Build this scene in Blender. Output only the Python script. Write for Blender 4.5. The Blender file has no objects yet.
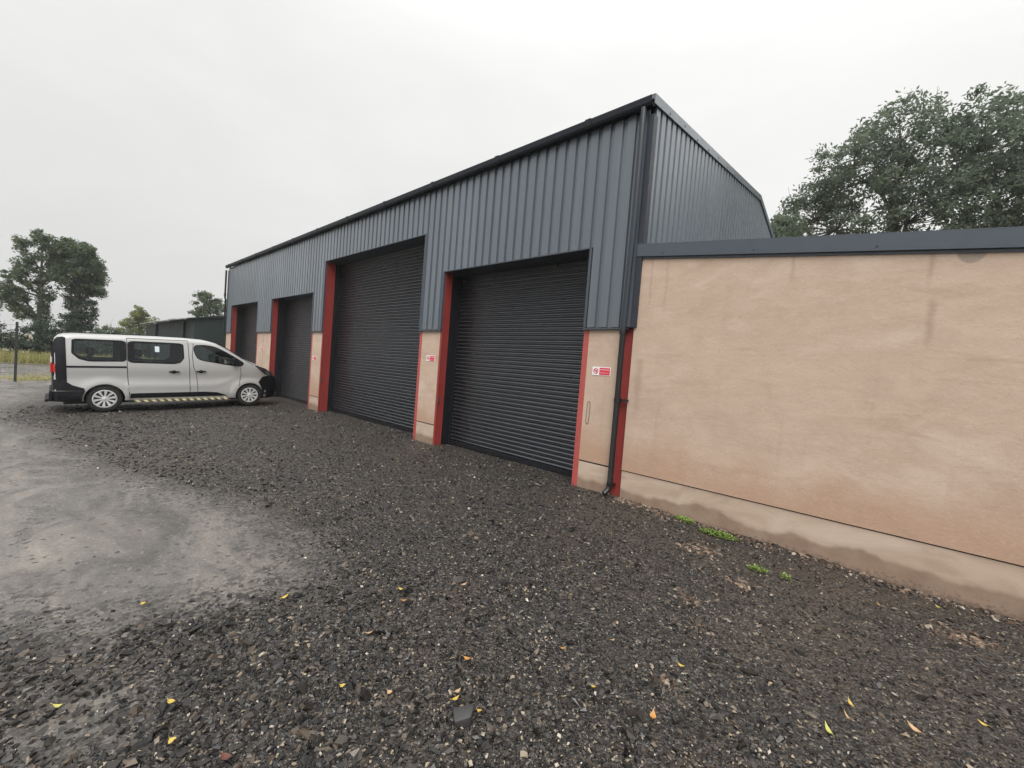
import bpy, bmesh, math, random
import numpy as np
from mathutils import Vector, Matrix
from mathutils.geometry import tessellate_polygon

random.seed(7); rng = np.random.default_rng(7)
SC = bpy.context.scene
COL = SC.collection
R = math.radians

# ------------------------------------------------------------------ camera
CAM = Vector((2.582, -5.522, 1.766))
rt = Vector((0.74825527, 0.65878674, 0.07819261))
up = Vector((-0.08132161, -0.02589305, 0.99635152))
fw = Vector((-0.65840781, 0.75188402, -0.03419898))
cd = bpy.data.cameras.new("camera"); cam = bpy.data.objects.new("camera", cd); COL.objects.link(cam)
m = Matrix((( rt.x, up.x, -fw.x, CAM.x), (rt.y, up.y, -fw.y, CAM.y), (rt.z, up.z, -fw.z, CAM.z), (0, 0, 0, 1)))
cam.matrix_world = m
cd.sensor_fit = 'HORIZONTAL'; cd.sensor_width = 36.0; cd.lens = 402.685 / 1024 * 36
cd.clip_start = 0.05; cd.clip_end = 3000
SC.camera = cam

# ------------------------------------------------------------------ view / world / sun
SC.view_settings.view_transform = 'Standard'; SC.view_settings.look = 'None'
SC.view_settings.exposure = 0.84; SC.view_settings.gamma = 1.0; SC.view_settings.use_curve_mapping = False
SC.cycles.max_bounces = 8; SC.cycles.transparent_max_bounces = 16
SC.cycles.use_denoising = True; SC.cycles.use_adaptive_sampling = False
SC.cycles.sample_clamp_indirect = 4.0; SC.cycles.sample_clamp_direct = 0.0

SUN_EL, SUN_AZ = R(50), R(140)          # azimuth measured clockwise from +Y: behind and right of the camera
sd = Vector((math.sin(SUN_AZ) * math.cos(SUN_EL), math.cos(SUN_AZ) * math.cos(SUN_EL), math.sin(SUN_EL)))


class NT:
    """Small helper to write node trees."""
    def __init__(s, tree):
        s.t = tree; s.n = tree.nodes; s.l = tree.links
    def node(s, typ, **kw):
        n = s.n.new(typ)
        for k, v in kw.items(): setattr(n, k, v)
        return n
    def link(s, a, b): s.l.new(a, b)
    def inp(s, node, key, v):
        if v is None: return
        sock = node.inputs[key]
        if hasattr(v, 'is_output') or isinstance(v, bpy.types.NodeSocket): s.l.new(v, sock)
        else: sock.default_value = v
    def math(s, op, a, b=0.0, c=None, clamp=False):
        n = s.node('ShaderNodeMath', operation=op, use_clamp=clamp)
        s.inp(n, 0, a); s.inp(n, 1, b)
        if c is not None: s.inp(n, 2, c)
        return n.outputs[0]
    def mix(s, f, a, b, blend='MIX'):
        n = s.node('ShaderNodeMix', data_type='RGBA', blend_type=blend)
        s.inp(n, 0, f)
        for i, v in ((6, a), (7, b)):
            if isinstance(v, (tuple, list)): v = (*v[:3], 1)
            s.inp(n, i, v)
        return n.outputs[2]
    def step(s, x, lo, hi):
        n = s.node('ShaderNodeMapRange', interpolation_type='SMOOTHSTEP')
        s.inp(n, 0, x); s.inp(n, 1, lo); s.inp(n, 2, hi); n.inputs[3].default_value = 0; n.inputs[4].default_value = 1
        return n.outputs[0]
    def maprange(s, x, a, b, c, d):
        n = s.node('ShaderNodeMapRange')
        for i, v in enumerate((x, a, b, c, d)): s.inp(n, i, v)
        return n.outputs[0]
    def noise(s, vec, scale, detail=4, rough=0.55, dist=0.0):
        n = s.node('ShaderNodeTexNoise'); s.inp(n, 'Vector', vec)
        n.inputs['Scale'].default_value = scale; n.inputs['Detail'].default_value = detail
        n.inputs['Roughness'].default_value = rough; n.inputs['Distortion'].default_value = dist
        return n.outputs['Fac']
    def voronoi(s, vec, scale, rand=1.0, feature='F1'):
        n = s.node('ShaderNodeTexVoronoi', feature=feature); s.inp(n, 'Vector', vec)
        n.inputs['Scale'].default_value = scale; n.inputs['Randomness'].default_value = rand
        return n
    def ramp(s, f, stops):
        n = s.node('ShaderNodeValToRGB'); s.inp(n, 0, f)
        e = n.color_ramp.elements
        while len(e) < len(stops): e.new(0.5)
        for el, (p, c) in zip(e, stops): el.position = p; el.color = (*c[:3], 1)
        return n.outputs[0]
    def mapping(s, vec, scale=(1, 1, 1), loc=(0, 0, 0), rot=(0, 0, 0)):
        n = s.node('ShaderNodeMapping'); s.inp(n, 0, vec)
        n.inputs[1].default_value = loc; n.inputs[2].default_value = rot; n.inputs[3].default_value = scale
        return n.outputs[0]
    def xyz(s, vec):
        n = s.node('ShaderNodeSeparateXYZ'); s.inp(n, 0, vec); return n.outputs
    def bump(s, h, strength, dist, normal=None):
        n = s.node('ShaderNodeBump'); s.inp(n, 'Height', h); n.inputs['Strength'].default_value = strength
        n.inputs['Distance'].default_value = dist; s.inp(n, 'Normal', normal); return n.outputs[0]
    def pos(s): return s.node('ShaderNodeNewGeometry').outputs['Position']
    def objc(s): return s.node('ShaderNodeTexCoord').outputs['Object']
    def island(s): return s.node('ShaderNodeNewGeometry').outputs['Random Per Island']
    def attr(s, name): return s.node('ShaderNodeAttribute', attribute_name=name).outputs['Fac']


def material(name):
    mt = bpy.data.materials.new(name); mt.use_nodes = True
    t = NT(mt.node_tree); t.n.clear()
    out = t.node('ShaderNodeOutputMaterial'); b = t.node('ShaderNodeBsdfPrincipled')
    t.link(b.outputs[0], out.inputs[0])
    return mt, t, b, out


def simple(name, col, rough=0.5, metal=0.0, var=0.12, scale=6.0, bump=0.0, coat=0.0, spec=0.5, dirt=None):
    """Painted / plain surface with a little uneven colour and gloss."""
    mt, t, b, o = material(name)
    p = t.objc()
    n = t.noise(p, scale, 5, 0.6)
    c = t.mix(t.math('MULTIPLY', n, 1.0), tuple(x * (1 - var) for x in col), tuple(min(1, x * (1 + var)) for x in col))
    if dirt:
        z = t.xyz(t.pos())[2]
        f = t.math('MULTIPLY', t.step(t.math('ADD', z, t.math('MULTIPLY', t.noise(p, 9, 5), 0.5)), dirt[1] + 0.35, 0.2), 0.65)
        c = t.mix(f, c, dirt[0])
    t.inp(b, 'Base Color', c)
    t.inp(b, 'Roughness', t.maprange(t.noise(p, scale * 2.3, 3), 0.3, 0.7, max(0.03, rough - 0.06), rough + 0.06))
    b.inputs['Metallic'].default_value = metal
    b.inputs['Coat Weight'].default_value = coat; b.inputs['Coat Roughness'].default_value = 0.29
    b.inputs['Specular IOR Level'].default_value = spec
    if bump: t.inp(b, 'Normal', t.bump(t.noise(p, scale * 8, 4), bump, 0.01))
    return mt


# world: Nishita sky veiled by a bright overcast layer
w = bpy.data.worlds.new("World"); SC.world = w; w.use_nodes = True
t = NT(w.node_tree); t.n.clear()
wo = t.node('ShaderNodeOutputWorld'); bg = t.node('ShaderNodeBackground'); t.link(bg.outputs[0], wo.inputs[0])
sky = t.node('ShaderNodeTexSky', sky_type='NISHITA'); sky.sun_disc = False
sky.sun_elevation = SUN_EL; sky.sun_rotation = SUN_AZ; sky.dust_density = 4; sky.air_density = 1.5
hs = t.node('ShaderNodeHueSaturation'); hs.inputs['Saturation'].default_value = 0.12; t.link(sky.outputs[0], hs.inputs['Color'])
gen = t.node('ShaderNodeTexCoord').outputs['Generated']
gx, gy, gz = t.xyz(gen)
el = t.math('MAXIMUM', gz, 0.0)
side = t.math('MULTIPLY_ADD', gx, 0.62, t.math('MULTIPLY', gy, 0.45))
lum = t.math('ADD', t.math('MULTIPLY', el, 2.0), t.math('MULTIPLY', side, 0.55))
lum = t.math('ADD', lum, t.math('MULTIPLY', t.step(el, 0.55, 0.95), 4.0))     # overcast: brightest overhead
lum = t.math('ADD', lum, 4.35)
cn = t.noise(t.mapping(gen, (1.6, 1.6, 4.0)), 1.3, 6, 0.55, 0.4)
lum = t.math('MULTIPLY', lum, t.maprange(cn, 0.3, 0.7, 0.95, 1.05))
cc = t.node('ShaderNodeCombineColor')
t.inp(cc, 0, t.math('MULTIPLY', lum, 1.0)); t.inp(cc, 1, t.math('MULTIPLY', lum, 1.0)); t.inp(cc, 2, t.math('MULTIPLY', lum, 0.985))
t.inp(bg, 'Color', t.mix(0.9, hs.outputs[0], cc.outputs[0])); bg.inputs['Strength'].default_value = 0.1

sl = bpy.data.lights.new("sun", 'SUN'); sl.energy = 1.5; sl.angle = R(42); sl.color = (1.0, 0.975, 0.94)
so = bpy.data.objects.new("sun", sl); COL.objects.link(so)
so.rotation_euler = (-sd).to_track_quat('-Z', 'Y').to_euler(); so.location = (0, 0, 60)


# ------------------------------------------------------------------ object helpers
BASE = {}


def tag(o, label=None, cat=None, group=None, kind=None):
    if label: o['label'] = label
    if cat: o['category'] = cat
    if group: o['group'] = group
    if kind: o['kind'] = kind
    return o


def empty(name, loc, label, cat, group=None, rot=(0, 0, 0)):
    o = bpy.data.objects.new(name, None); COL.objects.link(o); o.location = loc; o.rotation_euler = rot
    o.empty_display_size = 0.2
    BASE[o.name] = Vector(loc); tag(o, label, cat, group)
    return o


def local_root(o): BASE[o.name] = Vector((0, 0, 0))


class MB:
    def __init__(s): s.v = []; s.f = []; s.smooth = False
    def add(s, vs, fs):
        k = len(s.v); s.v += [tuple(p) for p in vs]; s.f += [tuple(i + k for i in f) for f in fs]
        return s
    def box(s, x0, x1, y0, y1, z0, z1, bev=0.0):
        if bev > 0:
            bm = bmesh.new(); bmesh.ops.create_cube(bm, size=1)
            for v in bm.verts: v.co = Vector(((x0 + x1) / 2 + v.co.x * (x1 - x0), (y0 + y1) / 2 + v.co.y * (y1 - y0), (z0 + z1) / 2 + v.co.z * (z1 - z0)))
            bmesh.ops.bevel(bm, geom=bm.edges[:], offset=bev, segments=2, affect='EDGES', profile=0.5)
            bm.verts.index_update()
            s.add([v.co.copy() for v in bm.verts], [[v.index for v in f.verts] for f in bm.faces]); bm.free(); return s
        return s.add([(x0, y0, z0), (x1, y0, z0), (x1, y1, z0), (x0, y1, z0), (x0, y0, z1), (x1, y0, z1), (x1, y1, z1), (x0, y1, z1)],
                     [(3, 2, 1, 0), (4, 5, 6, 7), (0, 1, 5, 4), (1, 2, 6, 5), (2, 3, 7, 6), (3, 0, 4, 7)])
    def prism(s, poly, axis, a, b):
        """poly: 2-D outline in the other two axes (cyclic order yz / xz / xy), extruded from a to b."""
        def P(p, t):
            return {'x': (t, p[0], p[1]), 'y': (p[0], t, p[1]), 'z': (p[0], p[1], t)}[axis]
        n = len(poly); vs = [P(p, a) for p in poly] + [P(p, b) for p in poly]
        fs = [tuple(range(n))[::-1], tuple(range(n, 2 * n))] + [(i, (i + 1) % n, n + (i + 1) % n, n + i) for i in range(n)]
        return s.add(vs, fs)
    def tube(s, pts, rad, n=10, cap=True):
        pts = [Vector(p) for p in pts]; rad = rad if isinstance(rad, (list, tuple)) else [rad] * len(pts)
        rings = []; prev = None
        for i, p in enumerate(pts):
            d = (pts[min(i + 1, len(pts) - 1)] - pts[max(i - 1, 0)]).normalized()
            if prev is None:
                a = Vector((0, 0, 1)) if abs(d.z) < 0.9 else Vector((1, 0, 0)); u = d.cross(a).normalized()
            else: u = (prev - d * prev.dot(d)).normalized()
            prev = u; v = d.cross(u)
            rings.append([p + (u * math.cos(q * 2 * math.pi / n) + v * math.sin(q * 2 * math.pi / n)) * rad[i] for q in range(n)])
        vs = [q for r in rings for q in r]
        fs = [(i * n + j, i * n + (j + 1) % n, (i + 1) * n + (j + 1) % n, (i + 1) * n + j) for i in range(len(pts) - 1) for j in range(n)]
        if cap: fs += [tuple(range(n))[::-1], tuple(range((len(pts) - 1) * n, len(pts) * n))]
        return s.add(vs, fs)
    def lathe(s, prof, c, axis='x', n=40):
        """prof: (radius, along-axis) pairs, closed end to end if it starts and stops on different points."""
        vs = []; m = len(prof)
        for j in range(n):
            a = j * 2 * math.pi / n
            for r, h in prof:
                q = {'x': (h, r * math.cos(a), r * math.sin(a)), 'z': (r * math.cos(a), r * math.sin(a), h), 'y': (r * math.cos(a), h, r * math.sin(a))}[axis]
                vs.append((c[0] + q[0], c[1] + q[1], c[2] + q[2]))
        fs = [(j * m + i, ((j + 1) % n) * m + i, ((j + 1) % n) * m + i + 1, j * m + i + 1) for j in range(n) for i in range(m - 1)]
        return s.add(vs, fs)
    def build(s, name, mats, parent=None, loc=None, smooth=None, label=None):
        """smooth: None = flat, else the sharp angle in degrees."""
        base = Vector((0, 0, 0))
        if parent is not None: base = BASE[parent.name]
        if loc is not None and parent is None: base = Vector(loc)
        me = bpy.data.meshes.new(name)
        me.from_pydata([(x - base.x, y - base.y, z - base.z) for x, y, z in s.v], [], s.f)
        bm = bmesh.new(); bm.from_mesh(me); bmesh.ops.recalc_face_normals(bm, faces=bm.faces[:]); bm.to_mesh(me); bm.free()
        if smooth is not None:
            me.polygons.foreach_set('use_smooth', [True] * len(me.polygons)); me.set_sharp_from_angle(angle=R(smooth))
        o = bpy.data.objects.new(name, me); COL.objects.link(o)
        for mm in (mats if isinstance(mats, (list, tuple)) else [mats]): me.materials.append(mm)
        if parent is not None: o.parent = parent
        elif loc is not None: o.location = loc
        BASE[o.name] = base
        if label: o['label'] = label
        return o


def np_mesh(name, V, F, mats, loc=(0, 0, 0), parent=None, smooth=False, mat_idx=None):
    """V (n,3) float array, F (m,k) int array."""
    me = bpy.data.meshes.new(name); n, (mm, k) = len(V), F.shape
    me.vertices.add(n); me.vertices.foreach_set('co', np.ascontiguousarray(V, dtype=np.float32).ravel())
    me.loops.add(mm * k); me.loops.foreach_set('vertex_index', np.ascontiguousarray(F, dtype=np.int32).ravel())
    me.polygons.add(mm); me.polygons.foreach_set('loop_start', np.arange(0, mm * k, k, dtype=np.int32))
    me.polygons.foreach_set('use_smooth', np.full(mm, bool(smooth)))
    for q in (mats if isinstance(mats, (list, tuple)) else [mats]): me.materials.append(q)
    if mat_idx is not None: me.polygons.foreach_set('material_index', np.asarray(mat_idx, dtype=np.int32))
    me.update(calc_edges=True); me.validate()
    o = bpy.data.objects.new(name, me); COL.objects.link(o)
    o.location = loc
    if parent is not None: o.parent = parent
    return o


# ------------------------------------------------------------------ materials
def cladding_mat(name, col):
    mt, t, b, o = material(name)
    p = t.pos(); pn = t.mapping(p, (0.5, 0.5, 0.12))
    n = t.noise(pn, 3.0, 5, 0.6)
    c = t.mix(n, tuple(x * 0.85 for x in col), tuple(x * 1.15 for x in col))
    # faint rain streaks running down the sheets
    st = t.noise(t.mapping(p, (14, 14, 0.35)), 1.0, 4, 0.6)
    c = t.mix(t.math('MULTIPLY', t.step(st, 0.52, 0.75), 0.25), c, (0.16, 0.17, 0.17))
    px, py, pz = t.xyz(p)
    wn = t.node('ShaderNodeTexWhiteNoise', noise_dimensions='1D'); t.inp(wn, 'W', t.math('FLOOR', t.math('DIVIDE', t.math('ADD', t.math('ADD', px, py), 30.03), 1.0175)))
    k = t.maprange(wn.outputs['Value'], 0, 1, 0.88, 1.12); kc = t.node('ShaderNodeCombineColor')
    for q in range(3): t.inp(kc, q, k)
    c = t.mix(1.0, c, kc.outputs[0], 'MULTIPLY')
    # grime thrown up along the foot of the sheets
    c = t.mix(t.math('MULTIPLY', t.step(t.math('ADD', pz, t.math('MULTIPLY', t.noise(p, 6, 4), 0.5)), 3.05, 2.6), 0.35), c, (0.12, 0.11, 0.10))
    t.inp(b, 'Base Color', c)
    t.inp(b, 'Roughness', t.maprange(t.noise(p, 5, 4), 0.3, 0.7, 0.31, 0.44))
    b.inputs['Specular IOR Level'].default_value = 0.7; b.inputs['Coat Weight'].default_value = 0.8; b.inputs['Coat Roughness'].default_value = 0.29
    t.inp(b, 'Normal', t.bump(t.noise(t.mapping(p, (1, 1, 0.6)), 2.2, 2), 0.12, 0.05))
    return mt


M = {}
M['clad'] = cladding_mat('slate_cladding', (0.082, 0.103, 0.130))
M['clad_side'] = cladding_mat('lit_gable_cladding', (0.092, 0.113, 0.138))  # same slate lightened: brighter light on the gable painted into the colour
M['trim'] = simple('dark_grey_trim', (0.050, 0.062, 0.078), 0.38, var=0.15)
M['corner'] = simple('shadowed_corner_trim', (0.018, 0.023, 0.033), 0.4, var=0.12)  # near-black paints the corner's shadow into the trim
M['cap'] = simple('slate_cap_flashing', (0.060, 0.074, 0.095), 0.36, var=0.12)
M['gutter'] = simple('dark_gutter_plastic', (0.009, 0.012, 0.019), 0.5, var=0.2, spec=0.3)
M['black'] = simple('black_pipe_plastic', (0.010, 0.010, 0.012), 0.35, var=0.2)
M['greypipe'] = simple('grey_pipe_plastic', (0.026, 0.032, 0.042), 0.35)
M['redface'] = simple('lit_red_steel', (0.40, 0.078, 0.068), 0.5, var=0.22, scale=4, bump=0.05, dirt=((0.15, 0.07, 0.06), 0.0))  # lighter copy of the red: light on the front strips painted in
M['red'] = simple('shaded_red_steel', (0.25, 0.035, 0.030), 0.45, var=0.28, scale=3, bump=0.05, dirt=((0.13, 0.05, 0.04), 0.0))  # darker copy of the same red: shade of the reveals painted in
M['shutter'] = simple('charcoal_shutter_lath', (0.125, 0.13, 0.142), 0.33, metal=0.85, var=0.15, scale=2.5, dirt=((0.10, 0.095, 0.09), -0.1))
M['guide'] = simple('dark_guide_steel', (0.010, 0.011, 0.014), 0.5, spec=0.3)
M['screw'] = simple('dark_screw_heads', (0.02, 0.022, 0.026), 0.4)
M['white'] = simple('white_sign_board', (0.78, 0.78, 0.78), 0.4, var=0.04)
M['signred'] = simple('red_sign_panel', (0.62, 0.035, 0.07), 0.4, var=0.06)
M['signpale'] = simple('pale_pink_print', (0.75, 0.40, 0.44), 0.5, var=0.05)
M['signblack'] = simple('black_print', (0.03, 0.03, 0.07), 0.5)
M['greenclad'] = simple('dark_green_sheet', (0.020, 0.031, 0.031), 0.5, var=0.2, scale=1.5)
M['shedroof'] = simple('pale_roof_sheet_edge', (0.30, 0.31, 0.31), 0.5, var=0.2)


def render_mat():
    mt, t, b, o = material('sand_cement_render')
    p = t.pos(); x, y, z = t.xyz(p)
    big = t.noise(t.mapping(p, (0.5, 0.5, 0.75)), 1.0, 6, 0.55, 0.9)
    mid = t.noise(t.mapping(p, (0.8, 0.8, 1.7), rot=(0, R(-12), 0)), 2.0, 6, 0.58, 0.6)
    c = t.ramp(t.math('ADD', t.math('MULTIPLY', big, 0.6), t.math('MULTIPLY', mid, 0.4)),
               [(0.30, (0.45, 0.330, 0.252)), (0.42, (0.535, 0.408, 0.320)), (0.50, (0.500, 0.375, 0.292)), (0.58, (0.56, 0.436, 0.350)), (0.72, (0.60, 0.49, 0.40))])
    # broad soft float marks, nearly level
    fl = t.noise(t.mapping(p, (0.28, 0.28, 1.9), rot=(0, R(6), 0)), 1.5, 4, 0.6, 0.35)
    c = t.mix(t.math('MULTIPLY', t.step(fl, 0.52, 0.72), 0.20), c, (0.63, 0.515, 0.41))
    c = t.mix(t.math('MULTIPLY', t.step(fl, 0.46, 0.30), 0.22), c, (0.39, 0.275, 0.195))
    vs_ = t.noise(t.mapping(p, (7, 7, 0.45)), 1.0, 4, 0.6)
    c = t.mix(t.math('MULTIPLY', t.step(vs_, 0.55, 0.75), 0.20), c, (0.36, 0.262, 0.200))
    sp = t.noise(p, 3.2, 5, 0.7)
    c = t.mix(t.math('MULTIPLY', t.step(sp, 0.56, 0.78), 0.35), c, (0.34, 0.24, 0.175))
    # pinkish grubby band low on the wall
    zn = t.math('ADD', z, t.math('MULTIPLY', t.math('SUBTRACT', t.noise(t.mapping(p, (1, 1, 0.5)), 1.6, 5), 0.5), 0.9))
    c = t.mix(t.math('MULTIPLY', t.step(zn, 1.15, 0.45), 0.80), c, (0.43, 0.270, 0.185))
    # brown diagonal washes
    ws = t.noise(t.mapping(p, (0.6, 0.6, 2.6), rot=(0, R(14), 0)), 1.7, 4, 0.6, 0.8)
    c = t.mix(t.math('MULTIPLY', t.step(ws, 0.56, 0.72), 0.32), c, (0.36, 0.25, 0.18))
    # a few dark runs under the cap
    def run(cx, z0, z1, wd, k):
        f = t.math('MULTIPLY', t.step(t.math('ABSOLUTE', t.math('SUBTRACT', t.math('ADD', x, t.math('MULTIPLY', t.math('SUBTRACT', t.noise(p, 5, 2), 0.5), 0.05)), cx)), wd, 0.0),
                   t.math('MULTIPLY', t.step(z, z0, z0 + 0.3), t.step(z, z1, z1 - 0.08)))
        return t.math('MULTIPLY', f, k)
    for a in ((2.99, 2.2, 2.78, 0.045, 0.34), (2.955, 2.78, 3.3, 0.035, 0.30), (0.20, 2.7, 3.7, 0.03, 0.22), (0.42, 2.6, 3.6, 0.04, 0.15), (0.14, 1.1, 2.1, 0.09, 0.28), (1.85, 2.9, 3.6, 0.04, 0.25)):
        c = t.mix(run(*a), c, (0.20, 0.14, 0.105))
    # grey smudge tucked under the cap
    dx = t.math('DIVIDE', t.math('SUBTRACT', x, 3.21), 0.10); dz = t.math('DIVIDE', t.math('SUBTRACT', z, 3.20), 0.13)
    rr = t.math('ADD', t.math('MULTIPLY', dx, dx), t.math('MULTIPLY', dz, dz))
    c = t.mix(t.math('MULTIPLY', t.step(rr, 1.15, 0.8), 0.7), c, (0.24, 0.21, 0.185))
    # fine grain and pits
    g = t.noise(p, 140, 3, 0.7)
    c = t.mix(t.math('MULTIPLY', t.step(g, 0.60, 0.75), 0.35), c, (0.26, 0.19, 0.14))
    g2 = t.noise(p, 34, 4, 0.75); c = t.mix(t.math('MULTIPLY', t.step(g2, 0.54, 0.72), 0.22), c, (0.34, 0.25, 0.19)); c = t.mix(t.math('MULTIPLY', t.step(g2, 0.46, 0.30), 0.20), c, (0.68, 0.58, 0.49))
    pm_ = t.noise(t.mapping(p, (1, 1, 1.3), loc=(7, 0, 3)), 1.15, 5, 0.6, 0.5)
    c = t.mix(t.math('MULTIPLY', t.step(pm_, 0.50, 0.70), 0.24), c, (0.385, 0.275, 0.212))
    t.inp(b, 'Base Color', c); b.inputs['Roughness'].default_value = 0.85; b.inputs['Specular IOR Level'].default_value = 0.25
    n1 = t.bump(t.math('ADD', g, t.math('MULTIPLY', g2, 1.2)), 0.45, 0.006)
    n2 = t.bump(t.noise(t.mapping(p, (1, 1, 1.6)), 3, 4, 0.55, 0.5), 0.25, 0.02, n1)
    t.inp(b, 'Normal', n2)
    return mt


def plinth_mat():
    mt, t, b, o = material('rendered_plinth')
    p = t.pos(); x, y, z = t.xyz(p)
    c = t.ramp(t.noise(t.mapping(p, (0.8, 0.8, 2)), 2.2, 6, 0.6, 1.0), [(0.3, (0.39, 0.290, 0.222)), (0.5, (0.475, 0.365, 0.285)), (0.7, (0.54, 0.43, 0.35))])
    wob = t.noise(t.mapping(p, (1.0, 0.0, 0.0)), 1.35, 3, 0.5)
    fine = t.noise(p, 14, 3)
    lev = t.math('ADD', t.math('MULTIPLY', t.math('SUBTRACT', wob, 0.5), 0.52), t.math('MULTIPLY', t.math('SUBTRACT', fine, 0.5), 0.03))
    d = t.math('SUBTRACT', t.math('SUBTRACT', z, 0.145), lev)
    damp = t.step(d, 0.045, -0.01)
    rim = t.math('MULTIPLY', t.step(d, 0.09, 0.02), 0.35)
    c = t.mix(rim, c, (0.34, 0.25, 0.18)); c = t.mix(t.math('MULTIPLY', damp, t.maprange(t.noise(p, 6, 4), 0.3, 0.7, 0.6, 0.95)), c, (0.232, 0.158, 0.116))
    sp_ = t.noise(p, 26, 3, 0.7); c = t.mix(t.math('MULTIPLY', t.step(t.math('ADD', sp_, t.math('MULTIPLY', z, -2.2)), 0.44, 0.58), 0.5), c, (0.10, 0.075, 0.058))
    t.inp(b, 'Base Color', c)
    t.inp(b, 'Roughness', t.maprange(damp, 0, 1, 0.85, 0.55)); b.inputs['Specular IOR Level'].default_value = 0.3
    t.inp(b, 'Normal', t.bump(t.noise(p, 120, 3, 0.7), 0.25, 0.004))
    return mt


M['render'] = render_mat(); M['plinth'] = plinth_mat()

# ------------------------------------------------------------------ ground
MUD = [(-0.97, -5.68), (-0.5, -5.4), (-0.62, -5.15), (-0.57, -4.95), (-0.49, -4.66), (-0.45, -4.38), (-0.4, -4.12), (-0.52, -3.91), (-1.46, -3.76),
       (-2.33, -3.74), (-3.47, -4.27), (-4.99, -4.82), (-7.13, -5.24), (-9.22, -5.42), (-11.0, -6.2), (-14.0, -5.9), (-19.0, -5.0), (-34, 6), (-34, -14), (-12, -14), (-4, -9)]


def poly_sd(px, py, poly):
    """Signed distance to a polygon, positive inside."""
    P_ = np.array(poly); d = np.full(px.shape, 1e9); ins = np.zeros(px.shape, bool); n = len(P_)
    for i in range(n):
        a, b = P_[i], P_[(i + 1) % n]; e = b - a
        tt = np.clip(((px - a[0]) * e[0] + (py - a[1]) * e[1]) / (e @ e), 0, 1)
        d = np.minimum(d, np.hypot(px - a[0] - tt * e[0], py - a[1] - tt * e[1]))
        c = ((a[1] > py) != (b[1] > py)) & (px < (b[0] - a[0]) * (py - a[1]) / (b[1] - a[1] + 1e-12) + a[0]); ins ^= c
    return np.where(ins, d, -d)


def sstep(x, a, b):
    q = np.clip((x - a) / (b - a), 0, 1); return q * q * (3 - 2 * q)


def ground_z(x, y):
    x = np.asarray(x, float); y = np.asarray(y, float)
    fall = -0.115 * sstep(-y, 1.0, 4.7) * sstep(-x, 4.0, 10.0) - 0.1 * sstep(-x, 19, 24) * sstep(y, -4, 0)
    und = 0.010 * np.sin(1.3 * x + 0.6 * y) * np.cos(0.9 * y - 0.5 * x) + 0.006 * np.sin(3.1 * x - 1.7 * y + 1) + 0.005 * np.cos(2.3 * y + 2.9 * x)
    dip = -0.03 * sstep(x, 1.2, 3.0) * sstep(-y, 3.5, 0.0) + 0.028 * np.exp(-((x + 0.8) ** 2 / 1.2 + (y + 0.1) ** 2 / 0.5))
    near = np.exp(-((x + 11.8) ** 2 / 9 + (y + 3.2) ** 2 / 9))
    return fall + und * (1 - near) + dip


SAND = [(1.37, -0.92, .20, .9), (1.83, -1.35, .12, .8), (1.64, -2.03, .13, .8), (1.82, -2.37, .09, .6), (3.31, -0.81, .24, .9), (1.85, -3.11, .08, .6), (0.32, -0.12, .22, .7),
        (0.75, -0.12, .22, .6), (1.5, -0.75, .16, .5), (2.0, -1.0, .12, .5), (2.4, -0.5, .15, .4), (-3.4, -1.0, .5, .25), (0.0, -2.2, .6, .18), (-0.9, -1.4, .5, .18)]


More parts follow.
